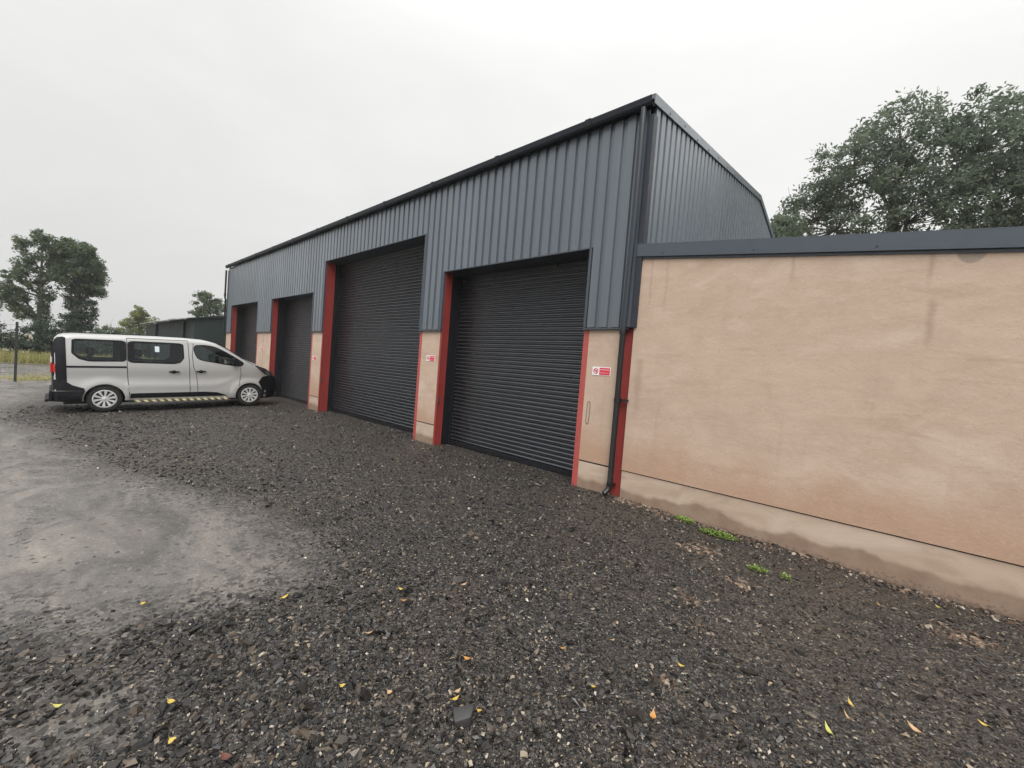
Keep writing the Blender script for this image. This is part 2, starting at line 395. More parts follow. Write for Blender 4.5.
def ground_mat():
    mt, t, b, o = material('wet_gravel_yard')
    p = t.pos(); mud0 = t.attr('mud'); turf0 = t.attr('turf'); sand0 = t.attr('sand')
    px, py, pz = t.xyz(p)
    flat = t.node('ShaderNodeCombineXYZ'); t.inp(flat, 0, px); t.inp(flat, 1, py); p2 = flat.outputs[0]
    n1 = t.noise(p2, 0.9, 7, 0.62, 0.6); n2 = t.noise(p2, 4.5, 6, 0.65)
    md = t.math('ADD', mud0, t.math('MULTIPLY', t.math('SUBTRACT', n1, 0.5), 1.5))
    md = t.math('ADD', md, t.math('MULTIPLY', t.math('SUBTRACT', n2, 0.5), 0.6))
    mud = t.step(md, -0.40, 0.45)
    # gravel: chips of slate with scattered pale ones
    v1 = t.voronoi(p2, 34); v2 = t.voronoi(p2, 70); v3 = t.voronoi(p2, 19)
    rnd = t.xyz(v1.outputs['Color'])
    gcol = t.ramp(rnd[0], [(0.0, (0.010, 0.0095, 0.009)), (0.5, (0.026, 0.022, 0.019)), (0.85, (0.052, 0.044, 0.037)), (0.95, (0.11, 0.085, 0.062)), (0.985, (0.20, 0.17, 0.13)), (1.0, (0.30, 0.27, 0.23))])
    rnd2 = t.xyz(v2.outputs['Color'])
    gcol = t.mix(0.45, gcol, t.ramp(rnd2[1], [(0.0, (0.015, 0.014, 0.014)), (0.8, (0.05, 0.046, 0.043)), (0.965, (0.10, 0.09, 0.08)), (1.0, (0.40, 0.37, 0.32))]))
    br = t.noise(p2, 0.55, 5, 0.6)
    gcol = t.mix(t.math('MULTIPLY', t.step(br, 0.45, 0.68), 0.50), gcol, (0.078, 0.056, 0.041))
    # compacted wet fines
    mn = t.noise(t.mapping(p2, (0.8, 1.6, 1), rot=(0, 0, R(35))), 1.3, 8, 0.66, 1.0)
    mcol = t.ramp(mn, [(0.28, (0.045, 0.041, 0.038)), (0.40, (0.090, 0.082, 0.075)), (0.50, (0.145, 0.132, 0.120)), (0.60, (0.195, 0.174, 0.155)), (0.74, (0.27, 0.235, 0.200))])
    mb_ = t.noise(t.mapping(p2, (0.35, 1.5, 1), rot=(0, 0, R(12)), loc=(2, 5, 0)), 0.9, 6, 0.62, 0.8)
    mcol = t.mix(t.math('MULTIPLY', t.step(mb_, 0.51, 0.66), 0.62), mcol, (0.075, 0.069, 0.064))
    mcol = t.mix(t.math('MULTIPLY', t.step(mud0, 0.9, 0.0), 0.35), mcol, (0.105, 0.092, 0.082))
    mfine = t.noise(p2, 38, 4, 0.75)
    mcol = t.mix(t.math('MULTIPLY', t.step(mfine, 0.50, 0.68), 0.45), mcol, (0.085, 0.078, 0.072))
    mcol = t.mix(t.step(t.xyz(v1.outputs['Color'])[2], 0.965, 0.98), mcol, (0.055, 0.052, 0.050))
    mcol = t.mix(t.math('MULTIPLY', t.step(t.xyz(v2.outputs['Color'])[2], 0.98, 0.99), 0.4), mcol, (0.36, 0.31, 0.25))
    # speckled dark chips lying on the mud, thicker towards its edge
    chips = t.math('MULTIPLY', t.step(t.math('ADD', t.math('MULTIPLY', mud0, 0.35), t.noise(p2, 7, 5, 0.7)), 0.82, 0.46), t.step(rnd[1], 0.35, 0.45))
    col = t.mix(mud, gcol, t.mix(chips, mcol, gcol))
    sn = t.noise(p2, 11, 5, 0.7)
    sm = t.step(t.math('MULTIPLY', sand0, t.math('ADD', sn, 0.35)), 0.36, 0.62)
    col = t.mix(t.math('MULTIPLY', sm, 0.8), col, t.mix(sn, (0.24, 0.16, 0.11), (0.42, 0.32, 0.24)))
    # dry turf far out
    tn = t.noise(p2, 1.2, 6, 0.65)
    tcol = t.ramp(tn, [(0.3, (0.10, 0.085, 0.04)), (0.5, (0.19, 0.165, 0.07)), (0.7, (0.11, 0.115, 0.04))])
    tm = t.step(t.math('ADD', turf0, t.math('MULTIPLY', t.math('SUBTRACT', tn, 0.5), 0.9)), 0.4, 0.6)
    col = t.mix(tm, col, tcol)
    t.inp(b, 'Base Color', col)
    wet = t.step(t.noise(t.mapping(p2, (0.7, 1.4, 1), rot=(0, 0, R(35))), 1.1, 6, 0.6, 0.8), 0.45, 0.62)
    rough = t.math('ADD', t.math('MULTIPLY', t.math('MULTIPLY', wet, mud), -0.20), t.maprange(t.xyz(v1.outputs['Color'])[1], 0, 1, 0.36, 0.68))
    t.inp(b, 'Roughness', rough); b.inputs['Specular IOR Level'].default_value = 0.6
    hg = t.math('ADD', t.math('MULTIPLY', v1.outputs['Distance'], -0.9), t.math('ADD', t.math('MULTIPLY', v2.outputs['Distance'], -0.5), t.math('MULTIPLY', rnd[2], 0.5)))
    hm = t.math('ADD', t.math('MULTIPLY', mfine, 0.35), t.math('MULTIPLY', t.noise(p2, 9, 5), 0.6))
    hmix = t.node('ShaderNodeMix', data_type='FLOAT'); t.inp(hmix, 0, mud); t.inp(hmix, 2, hg); t.inp(hmix, 3, hm)
    t.inp(b, 'Normal', t.bump(hmix.outputs[0], 0.9, 0.022))
    return mt


def axis(parts):
    out = []
    for a, b, s in parts: out += list(np.arange(a, b - 1e-6, s))
    return np.array(out + [parts[-1][1]])


gxs = axis([(-600, -60, 30), (-60, -24, 1.5), (-24, -12, 0.35), (-12, -4, 0.16), (-4, 5, 0.07), (5, 12, 0.35), (12, 60, 3), (60, 600, 30)])
gys = axis([(-600, -40, 30), (-40, -12, 1.5), (-12, -7, 0.25), (-7, 0.4, 0.07), (0.4, 4, 0.4), (4, 60, 2), (60, 600, 30)])
GX, GY = np.meshgrid(gxs, gys); nx, ny = len(gxs), len(gys)
GZ = ground_z(GX, GY)
V = np.stack([GX, GY, GZ], -1).reshape(-1, 3)
ii = (np.arange(ny - 1)[:, None] * nx + np.arange(nx - 1)[None]).reshape(-1)
F = np.stack([ii, ii + 1, ii + nx + 1, ii + nx], -1)
M['ground'] = ground_mat()
ground = np_mesh('ground', V, F, M['ground'], smooth=True); tag(ground, 'dark wet gravel yard with a pale compacted muddy patch', None, kind='structure')
me = ground.data
def add_attr(name, arr):
    a = me.attributes.new(name, 'FLOAT', 'POINT'); a.data.foreach_set('value', np.ascontiguousarray(arr, dtype=np.float32).ravel())
add_attr('mud', np.clip(np.maximum(poly_sd(GX, GY, MUD), 0.30 - np.hypot(GX - 0.02, GY + 5.42)), -3, 3))
turf = np.maximum(sstep(-GX, 33.5, 36.5), np.maximum(0.75 * np.exp(-((GX + 23.5) / 2.0) ** 2), sstep(GY, 15, 18)))
turf = np.maximum(turf, sstep(np.abs(GX), 60, 80)); turf = np.maximum(turf, sstep(-GY, 14, 18)); turf = np.maximum(turf, sstep(GX, 12, 16))
add_attr('turf', turf)
sa = np.zeros_like(GX)
for sx, sy, sr, sk in SAND: sa = np.maximum(sa, sk * np.exp(-((GX - sx) ** 2 + ((GY - sy) * 1.5) ** 2) / (sr * sr)))
add_attr('sand', sa)


def stone_mat(name, stops, rough=0.5):
    mt, t, b, o = material(name)
    r = t.island(); c = t.ramp(r, stops)
    n = t.noise(t.pos(), 90, 3)
    c = t.mix(0.3, c, t.mix(n, (0.02, 0.02, 0.02), (0.10, 0.095, 0.09)), 'OVERLAY')
    t.inp(b, 'Base Color', c)
    t.inp(b, 'Roughness', t.maprange(t.math('FRACT', t.math('MULTIPLY', r, 17.3)), 0, 1, rough - 0.2, rough + 0.15))
    b.inputs['Specular IOR Level'].default_value = 0.5
    t.inp(b, 'Normal', t.bump(n, 0.3, 0.003))
    return mt


M['stone'] = stone_mat('slate_chips', [(0.0, (0.008, 0.0078, 0.0075)), (0.45, (0.022, 0.0192, 0.0170)), (0.74, (0.043, 0.037, 0.032)), (0.88, (0.074, 0.062, 0.052)), (0.94, (0.098, 0.074, 0.056)), (0.98, (0.15, 0.115, 0.085)), (1.0, (0.24, 0.20, 0.16))], 0.40)
M['rubble'] = stone_mat('brown_rubble', [(0.0, (0.03, 0.027, 0.025)), (0.4, (0.07, 0.05, 0.037)), (0.7, (0.17, 0.11, 0.075)), (0.9, (0.30, 0.22, 0.16)), (1.0, (0.5, 0.44, 0.36))], 0.6)

def stones(name, X, Y, size, mat, label, lift=0.15, flat=(0.2, 0.55)):
    """Angular flattened chips lying on the ground, all in one uncountable mesh."""
    # broken six-sided chips: skewed, tapered boxes with every corner knocked about
    bv = np.array([(x, y, z) for z in (-1, 1) for y in (-1, 1) for x in (-1, 1)], float)
    bf = np.array([(0, 2, 3, 1), (4, 5, 7, 6), (0, 1, 5, 4), (1, 3, 7, 5), (3, 2, 6, 7), (2, 0, 4, 6)])
    n = len(X); nv = 8
    jit = 1 + rng.uniform(-0.62, 0.18, (n, nv, 3))
    sc = np.stack([rng.uniform(0.8, 1.45, n), rng.uniform(0.5, 1.0, n), rng.uniform(*flat, n)], -1) * size[:, None]
    P = bv[None] * jit * sc[:, None, :]
    P[:, 4:, :2] *= rng.uniform(0.55, 0.95, (n, 1, 1))
    P[:, :, 0] += P[:, :, 1] * rng.uniform(-0.6, 0.6, (n, 1))
    a = rng.uniform(0, 2 * np.pi, n); tx = rng.normal(0, 0.34, n); ty = rng.normal(0, 0.34, n)
    ca, sa_ = np.cos(a), np.sin(a); z0 = np.zeros(n); o1 = np.ones(n)
    Rz = np.stack([np.stack([ca, -sa_, z0], -1), np.stack([sa_, ca, z0], -1), np.stack([z0, z0, o1], -1)], 1)
    Rx = np.stack([np.stack([o1, z0, z0], -1), np.stack([z0, np.cos(tx), -np.sin(tx)], -1), np.stack([z0, np.sin(tx), np.cos(tx)], -1)], 1)
    Ry = np.stack([np.stack([np.cos(ty), z0, np.sin(ty)], -1), np.stack([z0, o1, z0], -1), np.stack([-np.sin(ty), z0, np.cos(ty)], -1)], 1)
    P = np.einsum('nij,nvj->nvi', np.einsum('nij,njk,nkl->nil', Rz, Rx, Ry), P)
    P += np.stack([X, Y, ground_z(X, Y) + size * lift], -1)[:, None]
    FF = (bf[None] + (np.arange(n) * nv)[:, None, None]).reshape(-1, 4)
    o = np_mesh(name, P.reshape(-1, 3), FF, mat); tag(o, label, None, kind='stuff'); return o


def scatter(n, r0, r1, p):
    """Points round the camera's foot, density falling as r^-p; only the wedge of yard the place shows."""
    u_ = rng.random(n); e = 2 - p
    r = (r0 ** e + u_ * (r1 ** e - r0 ** e)) ** (1 / e) if abs(e) > 1e-6 else r0 * (r1 / r0) ** u_
    th = rng.uniform(R(18), R(206), n)
    return CAM.x + r * np.cos(th), CAM.y + r * np.sin(th), r


X, Y, rr = scatter(250000, 0.9, 16, 1.72)
md = poly_sd(X, Y, MUD)
patchy = 0.55 + 0.45 * np.sin(1.7 * X + 0.8 * Y) * np.cos(1.1 * Y - 0.9 * X + 1)
keep = (Y < -0.03 - 0.02 * rng.random(len(X))) | ((Y < 0.5) & (((X > -4.3) & (X < -0.9)) | ((X > -10.2) & (X < -5.2))))
pm = np.where(md > 0, np.clip(0.34 - md * 0.75, 0.004, 1) , np.clip(0.62 + 0.3 * patchy - md * 0.2, 0, 1))
pm *= 1 - 0.75 * np.exp(-((X - 0.02) ** 2 + (Y + 5.42) ** 2) / 0.09)
for sx, sy, sr, sk in SAND[:9]: pm *= 1 - 0.85 * sk * np.exp(-((X - sx) ** 2 + ((Y - sy) * 1.5) ** 2) / (sr * sr))
keep &= rng.random(len(X)) < pm
X, Y, rr = X[keep], Y[keep], rr[keep]
sz = np.exp(rng.normal(np.log(0.0075), 0.45, len(X))) * (1 + 0.045 * rr)
sz *= np.where(poly_sd(X, Y, MUD) > 0.1, 0.62, 1)
big = sstep(-X, -1.6, 0.2) * sstep(-Y, 3.2, 4.6); sz *= 1 + 0.45 * big * rng.random(len(X))
sz *= 1 - 0.25 * sstep(X, 0.5, 3); 
sz = np.clip(sz, 0.004, 0.040)
stones('gravel', X, Y, sz, M['stone'], 'loose dark slate gravel chips covering the yard')
# pale grit sprinkled among the slate
k = rng.random(len(X)) < 0.11; X2, Y2 = X[k] + rng.uniform(-.05, .05, k.sum()), Y[k] + rng.uniform(-.05, .05, k.sum())
ok = Y2 < -0.03; X2, Y2 = X2[ok], Y2[ok]
M['grit'] = stone_mat('pale_grit', [(0.0, (0.16, 0.13, 0.10)), (0.4, (0.30, 0.25, 0.19)), (0.75, (0.40, 0.32, 0.21)), (1.0, (0.60, 0.57, 0.50))], 0.55)
d2 = np.hypot(X2 - CAM.x, Y2 - CAM.y)
stones('pale_grit', X2, Y2, np.clip(np.exp(rng.normal(np.log(0.0038), 0.5, len(X2))) * (1 + 0.07 * d2), 0.0016, 0.014), M['grit'], 'pale grit sprinkled through the dark gravel', 1.1)
# rubble washed against the foot of the rendered wall
n = 2600
X = rng.uniform(-0.1, 4.2, n); Y = -0.02 - np.abs(rng.normal(0, 0.10, n)) - 0.01
k = rng.random(n) < np.where(X < 1.1, 1.0, 0.45); X, Y = X[k], Y[k]
for sx, sy, sr, sk in SAND[:9]:
    q = int(900 * sr * sk); X = np.append(X, rng.normal(sx, sr * 0.55, q)); Y = np.append(Y, np.minimum(rng.normal(sy, sr * 0.4, q), -0.03))
stones('rubble', X, Y, np.clip(np.exp(rng.normal(np.log(0.012), 0.45, len(X))), 0.004, 0.035), M['rubble'], 'pale brown rubble crumbs along the foot of the rendered wall', 0.3)

# ------------------------------------------------------------------ workshop
L, EAVE, CLB, RIDGE_Y, SLOPE = -20.965, 5.665, 2.523, 6.86, 0.172
DOORS = [(-20.13, -16.43, 3.782), (-14.771, -11.054, 3.784), (-10.238, -5.165, 4.689), (-4.377, -0.826, 3.772)]
BDEP = 2 * RIDGE_Y
shop = empty('metal_clad_workshop', (-10.5, 0, 0), 'long slate grey metal clad workshop with four black roller doors and red steel columns', 'workshop')


def zbot(x):
    for a, b, tz in DOORS:
        if a < x < b: return tz
    return CLB


PITCH = 0.2035
def profile(a, b, off):
    """Break points (s, depth) of the box profile along a run, depth 0 = pan, 1 = recessed joint."""
    out = []; k = math.floor((a - off) / PITCH) - 1
    while off + k * PITCH < b + PITCH:
        s = off + k * PITCH
        out += [(s, 0), (s + 0.130, 0), (s + 0.140, 1), (s + 0.194, 1)]; k += 1
    out = [q for q in out if a < q[0] < b]
    return out


def depth_at(s, off):
    f = (s - off) % PITCH
    if f < 0.130: return 0.0
    if f < 0.140: return (f - 0.130) / 0.010
    if f < 0.194: return 1.0
    return 1 - (f - 0.194) / (PITCH - 0.194)


# front cladding
mb = MB(); off = -0.8236 - 0.143
cuts = sorted({d for D_ in DOORS for d in D_[:2]})
bp = [(s, dd) for s, dd in profile(L, -0.02, off)] + [(s, depth_at(s, off)) for s in cuts + [L, -0.02]]
bp.sort()
fy = lambda dd: -0.040 + 0.033 * dd
for (s0, d0), (s1, d1) in zip(bp[:-1], bp[1:]):
    if s1 - s0 < 1e-5: continue
    zb = zbot((s0 + s1) / 2)
    mb.add([(s0, fy(d0), zb), (s1, fy(d1), zb), (s1, fy(d1), EAVE - 0.06), (s0, fy(d0), EAVE - 0.06)], [(0, 1, 2, 3)])
mb.build('wall_cladding', M['clad'], shop)
# fixings in two rows
mb = MB(); k = 0
for zr in (4.05, 5.05):
    x = off + 0.068
    while x > L:
        if k % 3 == 0 or zr > 5: mb.add([(x + 0.006 * math.cos(q), -0.0415, zr + 0.02 * math.sin(x * 7) + 0.006 * math.sin(q)) for q in np.arange(6) * math.pi / 3] + [(x, -0.0455, zr + 0.02 * math.sin(x * 7))], [(i, (i + 1) % 6, 6) for i in range(6)])
        x -= PITCH; k += 1
x = off + 0.068
while x > L:
    zz = zbot(x) + 0.12
    mb.add([(x + 0.007 * math.cos(q), -0.0415, zz + 0.007 * math.sin(q)) for q in np.arange(6) * math.pi / 3] + [(x, -0.0455, zz)], [(i, (i + 1) % 6, 6) for i in range(6)])
    x -= PITCH
tag(mb.build('fixing_screws', M['screw'], shop), kind='stuff')

# gable cladding (faces +X) with its sloping head
def roof_z(y): return EAVE + 0.02 + SLOPE * (y if y < RIDGE_Y else BDEP - y)
mb = MB(); offy = 0.05
bp = profile(0.02, BDEP, offy) + [(0.02, 0.0), (RIDGE_Y, depth_at(RIDGE_Y, offy)), (BDEP, 0.0)]; bp.sort()
for (s0, d0), (s1, d1) in zip(bp[:-1], bp[1:]):
    if s1 - s0 < 1e-5: continue
    x0, x1 = 0.038 - 0.040 * d0, 0.038 - 0.040 * d1
    mb.add([(x0, s0, 2.6), (x1, s1, 2.6), (x1, s1, roof_z(s1)), (x0, s0, roof_z(s0))], [(0, 1, 2, 3)])
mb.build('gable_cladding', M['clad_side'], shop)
mb = MB()
for yy in np.arange(0.118 + PITCH * 0, BDEP, PITCH * 2):
    for zz in (3.9, 5.0):
        if zz < roof_z(yy) - 0.3: mb.add([(0.038, yy + 0.007 * math.cos(q), zz + 0.007 * math.sin(q)) for q in np.arange(6) * math.pi / 3] + [(0.042, yy, zz)], [(i, (i + 1) % 6, 6) for i in range(6)])
tag(mb.build('gable_screws', M['screw'], shop), kind='stuff')
# the unseen back and far gable
mb = MB()
mb.add([(L, 0.0, 0), (L, BDEP, 0), (L, BDEP, roof_z(BDEP)), (L, RIDGE_Y, roof_z(RIDGE_Y)), (L, 0.0, EAVE)], [(0, 1, 2, 3, 4)])
mb.add([(L, BDEP, 0), (0.0, BDEP, 0), (0.0, BDEP, EAVE), (L, BDEP, EAVE)], [(0, 1, 2, 3)])
mb.add([(-0.003, 0.42, 0), (-0.003, BDEP, 0), (-0.003, BDEP, 2.6), (-0.003, 0.42, 2.6)], [(0, 1, 2, 3)])
mb.build('rear_walls', M['clad'], shop)

# roof
mb = MB(); y0, y1 = -0.10, BDEP + 0.1
rz = lambda y: EAVE + 0.05 + SLOPE * (y if y < RIDGE_Y else BDEP - y)
prof = [(y0, rz(y0)), (RIDGE_Y, rz(RIDGE_Y)), (y1, rz(y1)), (y1, rz(y1) + 0.05), (RIDGE_Y, rz(RIDGE_Y) + 0.055), (y0, rz(y0) + 0.05)]
mb.prism(prof, 'x', L - 0.05, 0.051); mb.build('roof', M['clad'], shop)
# verge flashing up the gable
mb = MB()
def band(x0, x1, ya, yb, lo, hi):
    q = [(ya, rz(ya) + lo), (yb, rz(yb) + lo), (yb, rz(yb) + hi), (ya, rz(ya) + hi)]; mb.prism(q, 'x', x0, x1)
band(0.052, 0.066, -0.10, RIDGE_Y, -0.070, 0.065); band(0.052, 0.066, RIDGE_Y, BDEP + 0.1, -0.070, 0.065)
band(-0.12, 0.0515, -0.10, RIDGE_Y, 0.056, 0.065); band(-0.12, 0.0515, RIDGE_Y, BDEP + 0.1, 0.056, 0.065)
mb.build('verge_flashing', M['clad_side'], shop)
mb = MB()
for i, yy in enumerate(np.arange(0.45, RIDGE_Y, 0.62)):
    z_ = rz(yy) - 0.03 + 0.02 * math.sin(i * 2)
    mb.box(0.0662, 0.071, yy - 0.012, yy + 0.012, z_ - 0.012, z_ + 0.012)
tag(mb.build('verge_screws', M['screw'], shop), kind='stuff')

# gutter: a square trough with union brackets
mb = MB(); gp = [(-0.165, 5.63), (-0.145, 5.60), (-0.08, 5.60), (-0.05, 5.625), (-0.045, 5.69), (-0.058, 5.69), (-0.066, 5.635), (-0.09, 5.612), (-0.14, 5.612), (-0.155, 5.635), (-0.164, 5.71), (-0.176, 5.713)]
mb.prism(gp, 'x', L - 0.06, 0.045)
gut = mb.build('gutter', M['gutter'], shop)
for xx in np.arange(L + 0.5, 0.0, 1.95):
    MB().prism([(-0.186, 5.720), (-0.174, 5.625), (-0.150, 5.589), (-0.076, 5.589), (-0.074, 5.5985), (-0.147, 5.5985), (-0.1665, 5.63), (-0.1775, 5.722)], 'x', xx - 0.05, xx + 0.05).build('gutter_union', M['gutter'], gut)

# trims: corner, openings, cladding foot
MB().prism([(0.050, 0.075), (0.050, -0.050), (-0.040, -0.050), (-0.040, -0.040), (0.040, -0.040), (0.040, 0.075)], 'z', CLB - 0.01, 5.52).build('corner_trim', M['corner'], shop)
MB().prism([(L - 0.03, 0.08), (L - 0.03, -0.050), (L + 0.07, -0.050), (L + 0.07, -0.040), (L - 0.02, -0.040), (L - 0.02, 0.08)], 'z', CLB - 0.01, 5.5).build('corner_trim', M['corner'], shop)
for a, b, tz in DOORS:
    MB().box(a - 0.05, b + 0.05, -0.047, 0.50, tz - 0.022, tz - 0.002).build('head_flashing', M['trim'], shop)       # also the soffit
    MB().box(a - 0.045, a - 0.002, -0.046, -0.001, CLB - 0.004, tz - 0.023).build('jamb_trim', M['trim'], shop)
    MB().box(b + 0.002, b + 0.045, -0.046, -0.001, CLB - 0.004, tz - 0.023).build('jamb_trim', M['trim'], shop)
xs = [L] + [q for D_ in DOORS for q in D_[:2]] + [-0.08]
for a, b in zip(xs[0::2], xs[1::2]): MB().box(a, b, -0.055, 0.0, CLB - 0.035, CLB - 0.012).build('drip_flashing', M['trim'], shop)

# rendered piers with plinth line
pier_x = [(L + 0.0, -20.13 - 0.05), (-16.43 + 0.1, -14.771 - 0.05), (-11.054 + 0.1, -10.238 - 0.05), (-5.165 + 0.1, -4.377 - 0.05), (-0.826 + 0.1, -0.165)]
for i, (a, b) in enumerate(pier_x):
    mb = MB().box(a, b, -0.004, 0.35, 0.447, CLB - 0.002)
    pier = mb.build('pier', M['render'], shop)
    MB().box(a, b, 0.0005, 0.35, -0.15, 0.425).build('plinth', M['plinth'], pier)
    MB().box(a, b, 0.002, 0.34, 0.425, 0.447).build('joint_strip', M['guide'], pier)
    if i == 1:
        MB().box(-15.62, -15.59, -0.016, -0.0045, 0.45, 2.49).build('cover_strip', M['render'], pier)
    if i == 4:
        for kx, kz, ya, nm_, cl_, par in ((1.0, 1.0, -0.0062, 'filled_slot', (0.20, 0.135, 0.09), pier), (0.62, 0.90, -0.0078, 'slot_filler', (0.45, 0.34, 0.255), None)):
            pl = [(-0.632 + kx * 0.034 * math.cos(q) + 0.004 * math.sin(3 * q), 1.195 + kz * 0.185 * np.sign(math.sin(q)) * abs(math.sin(q)) ** 0.35) for q in np.arange(16) * math.pi / 8]
            fo = MB().prism(pl, 'y', ya, ya + 0.0015).build(nm_, simple(nm_ + '_mortar', cl_, 0.9, var=0.3, scale=20), par or fo)

# red steel columns, both sides of each opening
for a, b, tz in DOORS:
    mb = MB()
    rd = 0.27 if tz > 4 else 0.18
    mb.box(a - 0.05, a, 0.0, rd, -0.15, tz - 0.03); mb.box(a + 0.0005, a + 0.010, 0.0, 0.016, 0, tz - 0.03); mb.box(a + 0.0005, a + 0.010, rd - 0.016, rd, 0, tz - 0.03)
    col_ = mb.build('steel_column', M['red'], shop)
    mb = MB().box(a + 0.001, a + 0.03, 0.02, 0.05, 0.95, 1.05, 0.004); mb.build('lock_lug', M['trim'], col_)
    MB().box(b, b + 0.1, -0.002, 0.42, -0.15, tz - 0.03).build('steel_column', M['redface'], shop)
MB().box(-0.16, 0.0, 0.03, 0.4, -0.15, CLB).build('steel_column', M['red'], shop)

# roller doors
LP = 0.0815
for a, b, tz in DOORS:
    mb = MB(); ysh = 0.43; prof = []
    z = 0.10
    while z < tz:
        # convex lath: shoulder tips back at the top, curls under at the foot
        for q, (dz, dy) in enumerate(((0.0, 0.026), (0.022, 0.026), (0.0225, -0.004), (0.0245, -0.013), (0.030, -0.0185), (0.036, -0.0180), (0.045, -0.0125), (0.054, -0.002), (0.058, 0.009), (0.068, 0.001), (0.0785, -0.009), (0.0795, 0.026))):
            prof.append((ysh + dy, z + dz))
        z += LP
    n = len(prof); vs = []
    xa, xb = a + 0.02, b + 0.05; nseg = 8
    for i in range(nseg + 1):
        x = xa + (xb - xa) * i / nseg
        vs += [(x, py, pz) for py, pz in prof]
    fs = [(i * n + j, (i + 1) * n + j, (i + 1) * n + j + 1, i * n + j + 1) for i in range(nseg) for j in range(n - 1)]
    mb.add(vs, fs)
    door = mb.build('roller_door', M['shutter'], shop, smooth=50)
    MB().box(a + 0.005, b, ysh - 0.03, ysh + 0.03, 0.012, 0.098, 0.004).build('bottom_rail', M['guide'], door)
    rd = 0.27 if tz > 4 else 0.18
    MB().box(a - 0.04, a + 0.004, rd + 0.002, 0.385, 0, tz - 0.03).box(a - 0.04, a + 0.055, 0.3855, 0.52, 0, tz - 0.03).build('guide_rail', M['guide'], door)
    MB().box(b + 0.001, b + 0.16, 0.4205, 0.52, 0, tz - 0.03).build('guide_rail', M['guide'], door)
    MB().box(a - 0.05, b + 0.05, 0.5005, 0.75, tz - 0.06, tz + 0.3).build('shutter_box', M['guide'], door)

# rainwater pipes
pipe = MB().tube([(-0.085, -0.12, 5.60), (-0.087, -0.115, 4.15), (-0.092, -0.105, 3.95), (-0.118, -0.095, 2.45)], 0.040, 14).build('downpipe', M['greypipe'], shop, smooth=40)
mb = MB().tube([(-0.118, -0.095, 2.50), (-0.125, -0.080, 2.2), (-0.125, -0.080, 0.20), (-0.135, -0.11, 0.12), (-0.16, -0.17, 0.07)], 0.041, 14)
mb.build('lower_pipe', M['black'], pipe, smooth=40)
for zz, yb in ((1.45, -0.080), (2.44, -0.092), (0.2, -0.080)):
    mb = MB().tube([(-0.123, yb, zz - 0.03), (-0.123, yb, zz + 0.03)], 0.049, 14); mb.box(-0.18, -0.07, -0.060, -0.001 if zz < 2 else -0.056, zz - 0.02, zz + 0.02)
    if 1 < zz < 2: mb.box(-0.085, 0.03, -0.075, -0.03, 1.438, 1.475)
    mb.build('pipe_bracket', M['black'], pipe, smooth=40)
mb = MB().tube([(L - 0.06, -0.12, 5.50), (L - 0.06, -0.12, 4.2), (L - 0.06, -0.09, 4.1), (L - 0.06, -0.09, 0.15)], 0.040, 10)
mb.tube([(L - 0.06, -0.12, 4.27), (L - 0.06, -0.12, 4.37)], 0.052, 10)
mb.build('downpipe', M['black'], shop, smooth=40)
del_ = None

# ------------------------------------------------------------------ signs on the piers
def sign(cx, cz, label, w=0.31, h=0.128):
    root = empty('warning_sign', (cx, -0.004, cz), label, 'sign', 'small red and white signs on the piers')
    x0, x1 = cx - w / 2, cx + w / 2; z0, z1 = cz - h / 2, cz + h / 2
    MB().box(x0, x1, -0.0105, -0.0045, z0, z1, 0.0015).build('sign_board', M['white'], root)
    MB().box(x0 + w * 0.40, x1 - 0.010, -0.0128, -0.0106, z0 + 0.010, z1 - 0.010).build('red_panel', M['signred'], root)
    # no-smoking pictogram: ring, bar and cigarette
    c = (x0 + w * 0.20, cz); r0_, r1_ = 0.033, 0.044
    mb = MB(); n = 28; vs = []
    for q in range(n):
        a = q * 2 * math.pi / n
        vs += [(c[0] + r0_ * math.cos(a), -0.0125, c[1] + r0_ * math.sin(a)), (c[0] + r1_ * math.cos(a), -0.0125, c[1] + r1_ * math.sin(a))]
    mb.add(vs, [(2 * q, 2 * q + 1, (2 * q + 3) % (2 * n), (2 * q + 2) % (2 * n)) for q in range(n)])
    d = 0.027; k = 0.005
    mb.add([(c[0] - d - k, -0.0135, c[1] + d - k), (c[0] - d + k, -0.0135, c[1] + d + k), (c[0] + d + k, -0.0135, c[1] - d + k), (c[0] + d - k, -0.0135, c[1] - d - k)], [(0, 1, 2, 3)])
    mb.build('prohibition_ring', M['signred'], root)
    mb = MB().box(c[0] - 0.024, c[0] + 0.022, -0.0122, -0.0107, c[1] - 0.006, c[1] + 0.004)
    mb.add([(c[0] + 0.004, -0.0122, c[1] + 0.006), (c[0] + 0.022, -0.0122, c[1] + 0.006), (c[0] + 0.024, -0.0122, c[1] + 0.022), (c[0] + 0.012, -0.0122, c[1] + 0.018)], [(0, 1, 2, 3)])
    mb.build('pictogram', M['signblack'], root)
    # two lines of print, too small to read
    for row, zz, hh in ((0, cz + 0.016, 0.020), (1, cz - 0.028, 0.013)):
        mb = MB(); x = x0 + w * 0.44; lr = random.Random(row)
        while x < x1 - 0.03:
            ww = lr.uniform(0.007, 0.014); mb.box(x, x + ww * 0.8, -0.0136, -0.0129, zz, zz + hh * lr.uniform(0.8, 1)); x += ww + (0.012 if lr.random() < 0.15 else 0.002)
        mb.build('printed_line', M['signpale'], root)


sign(-0.46, 1.855, 'small white and red sign on the pier beside the black downpipe, nearest the rendered wall')
sign(-4.70, 1.885, 'small red and white sign on the narrow pier between the two largest shutters')
sign(-10.72, 1.66, 'faint red and white sign on the pier just right of the shutter behind the van')
sign(-15.72, 1.86, 'tiny far sign on the wide pier with a centre strip, left of the van nose')

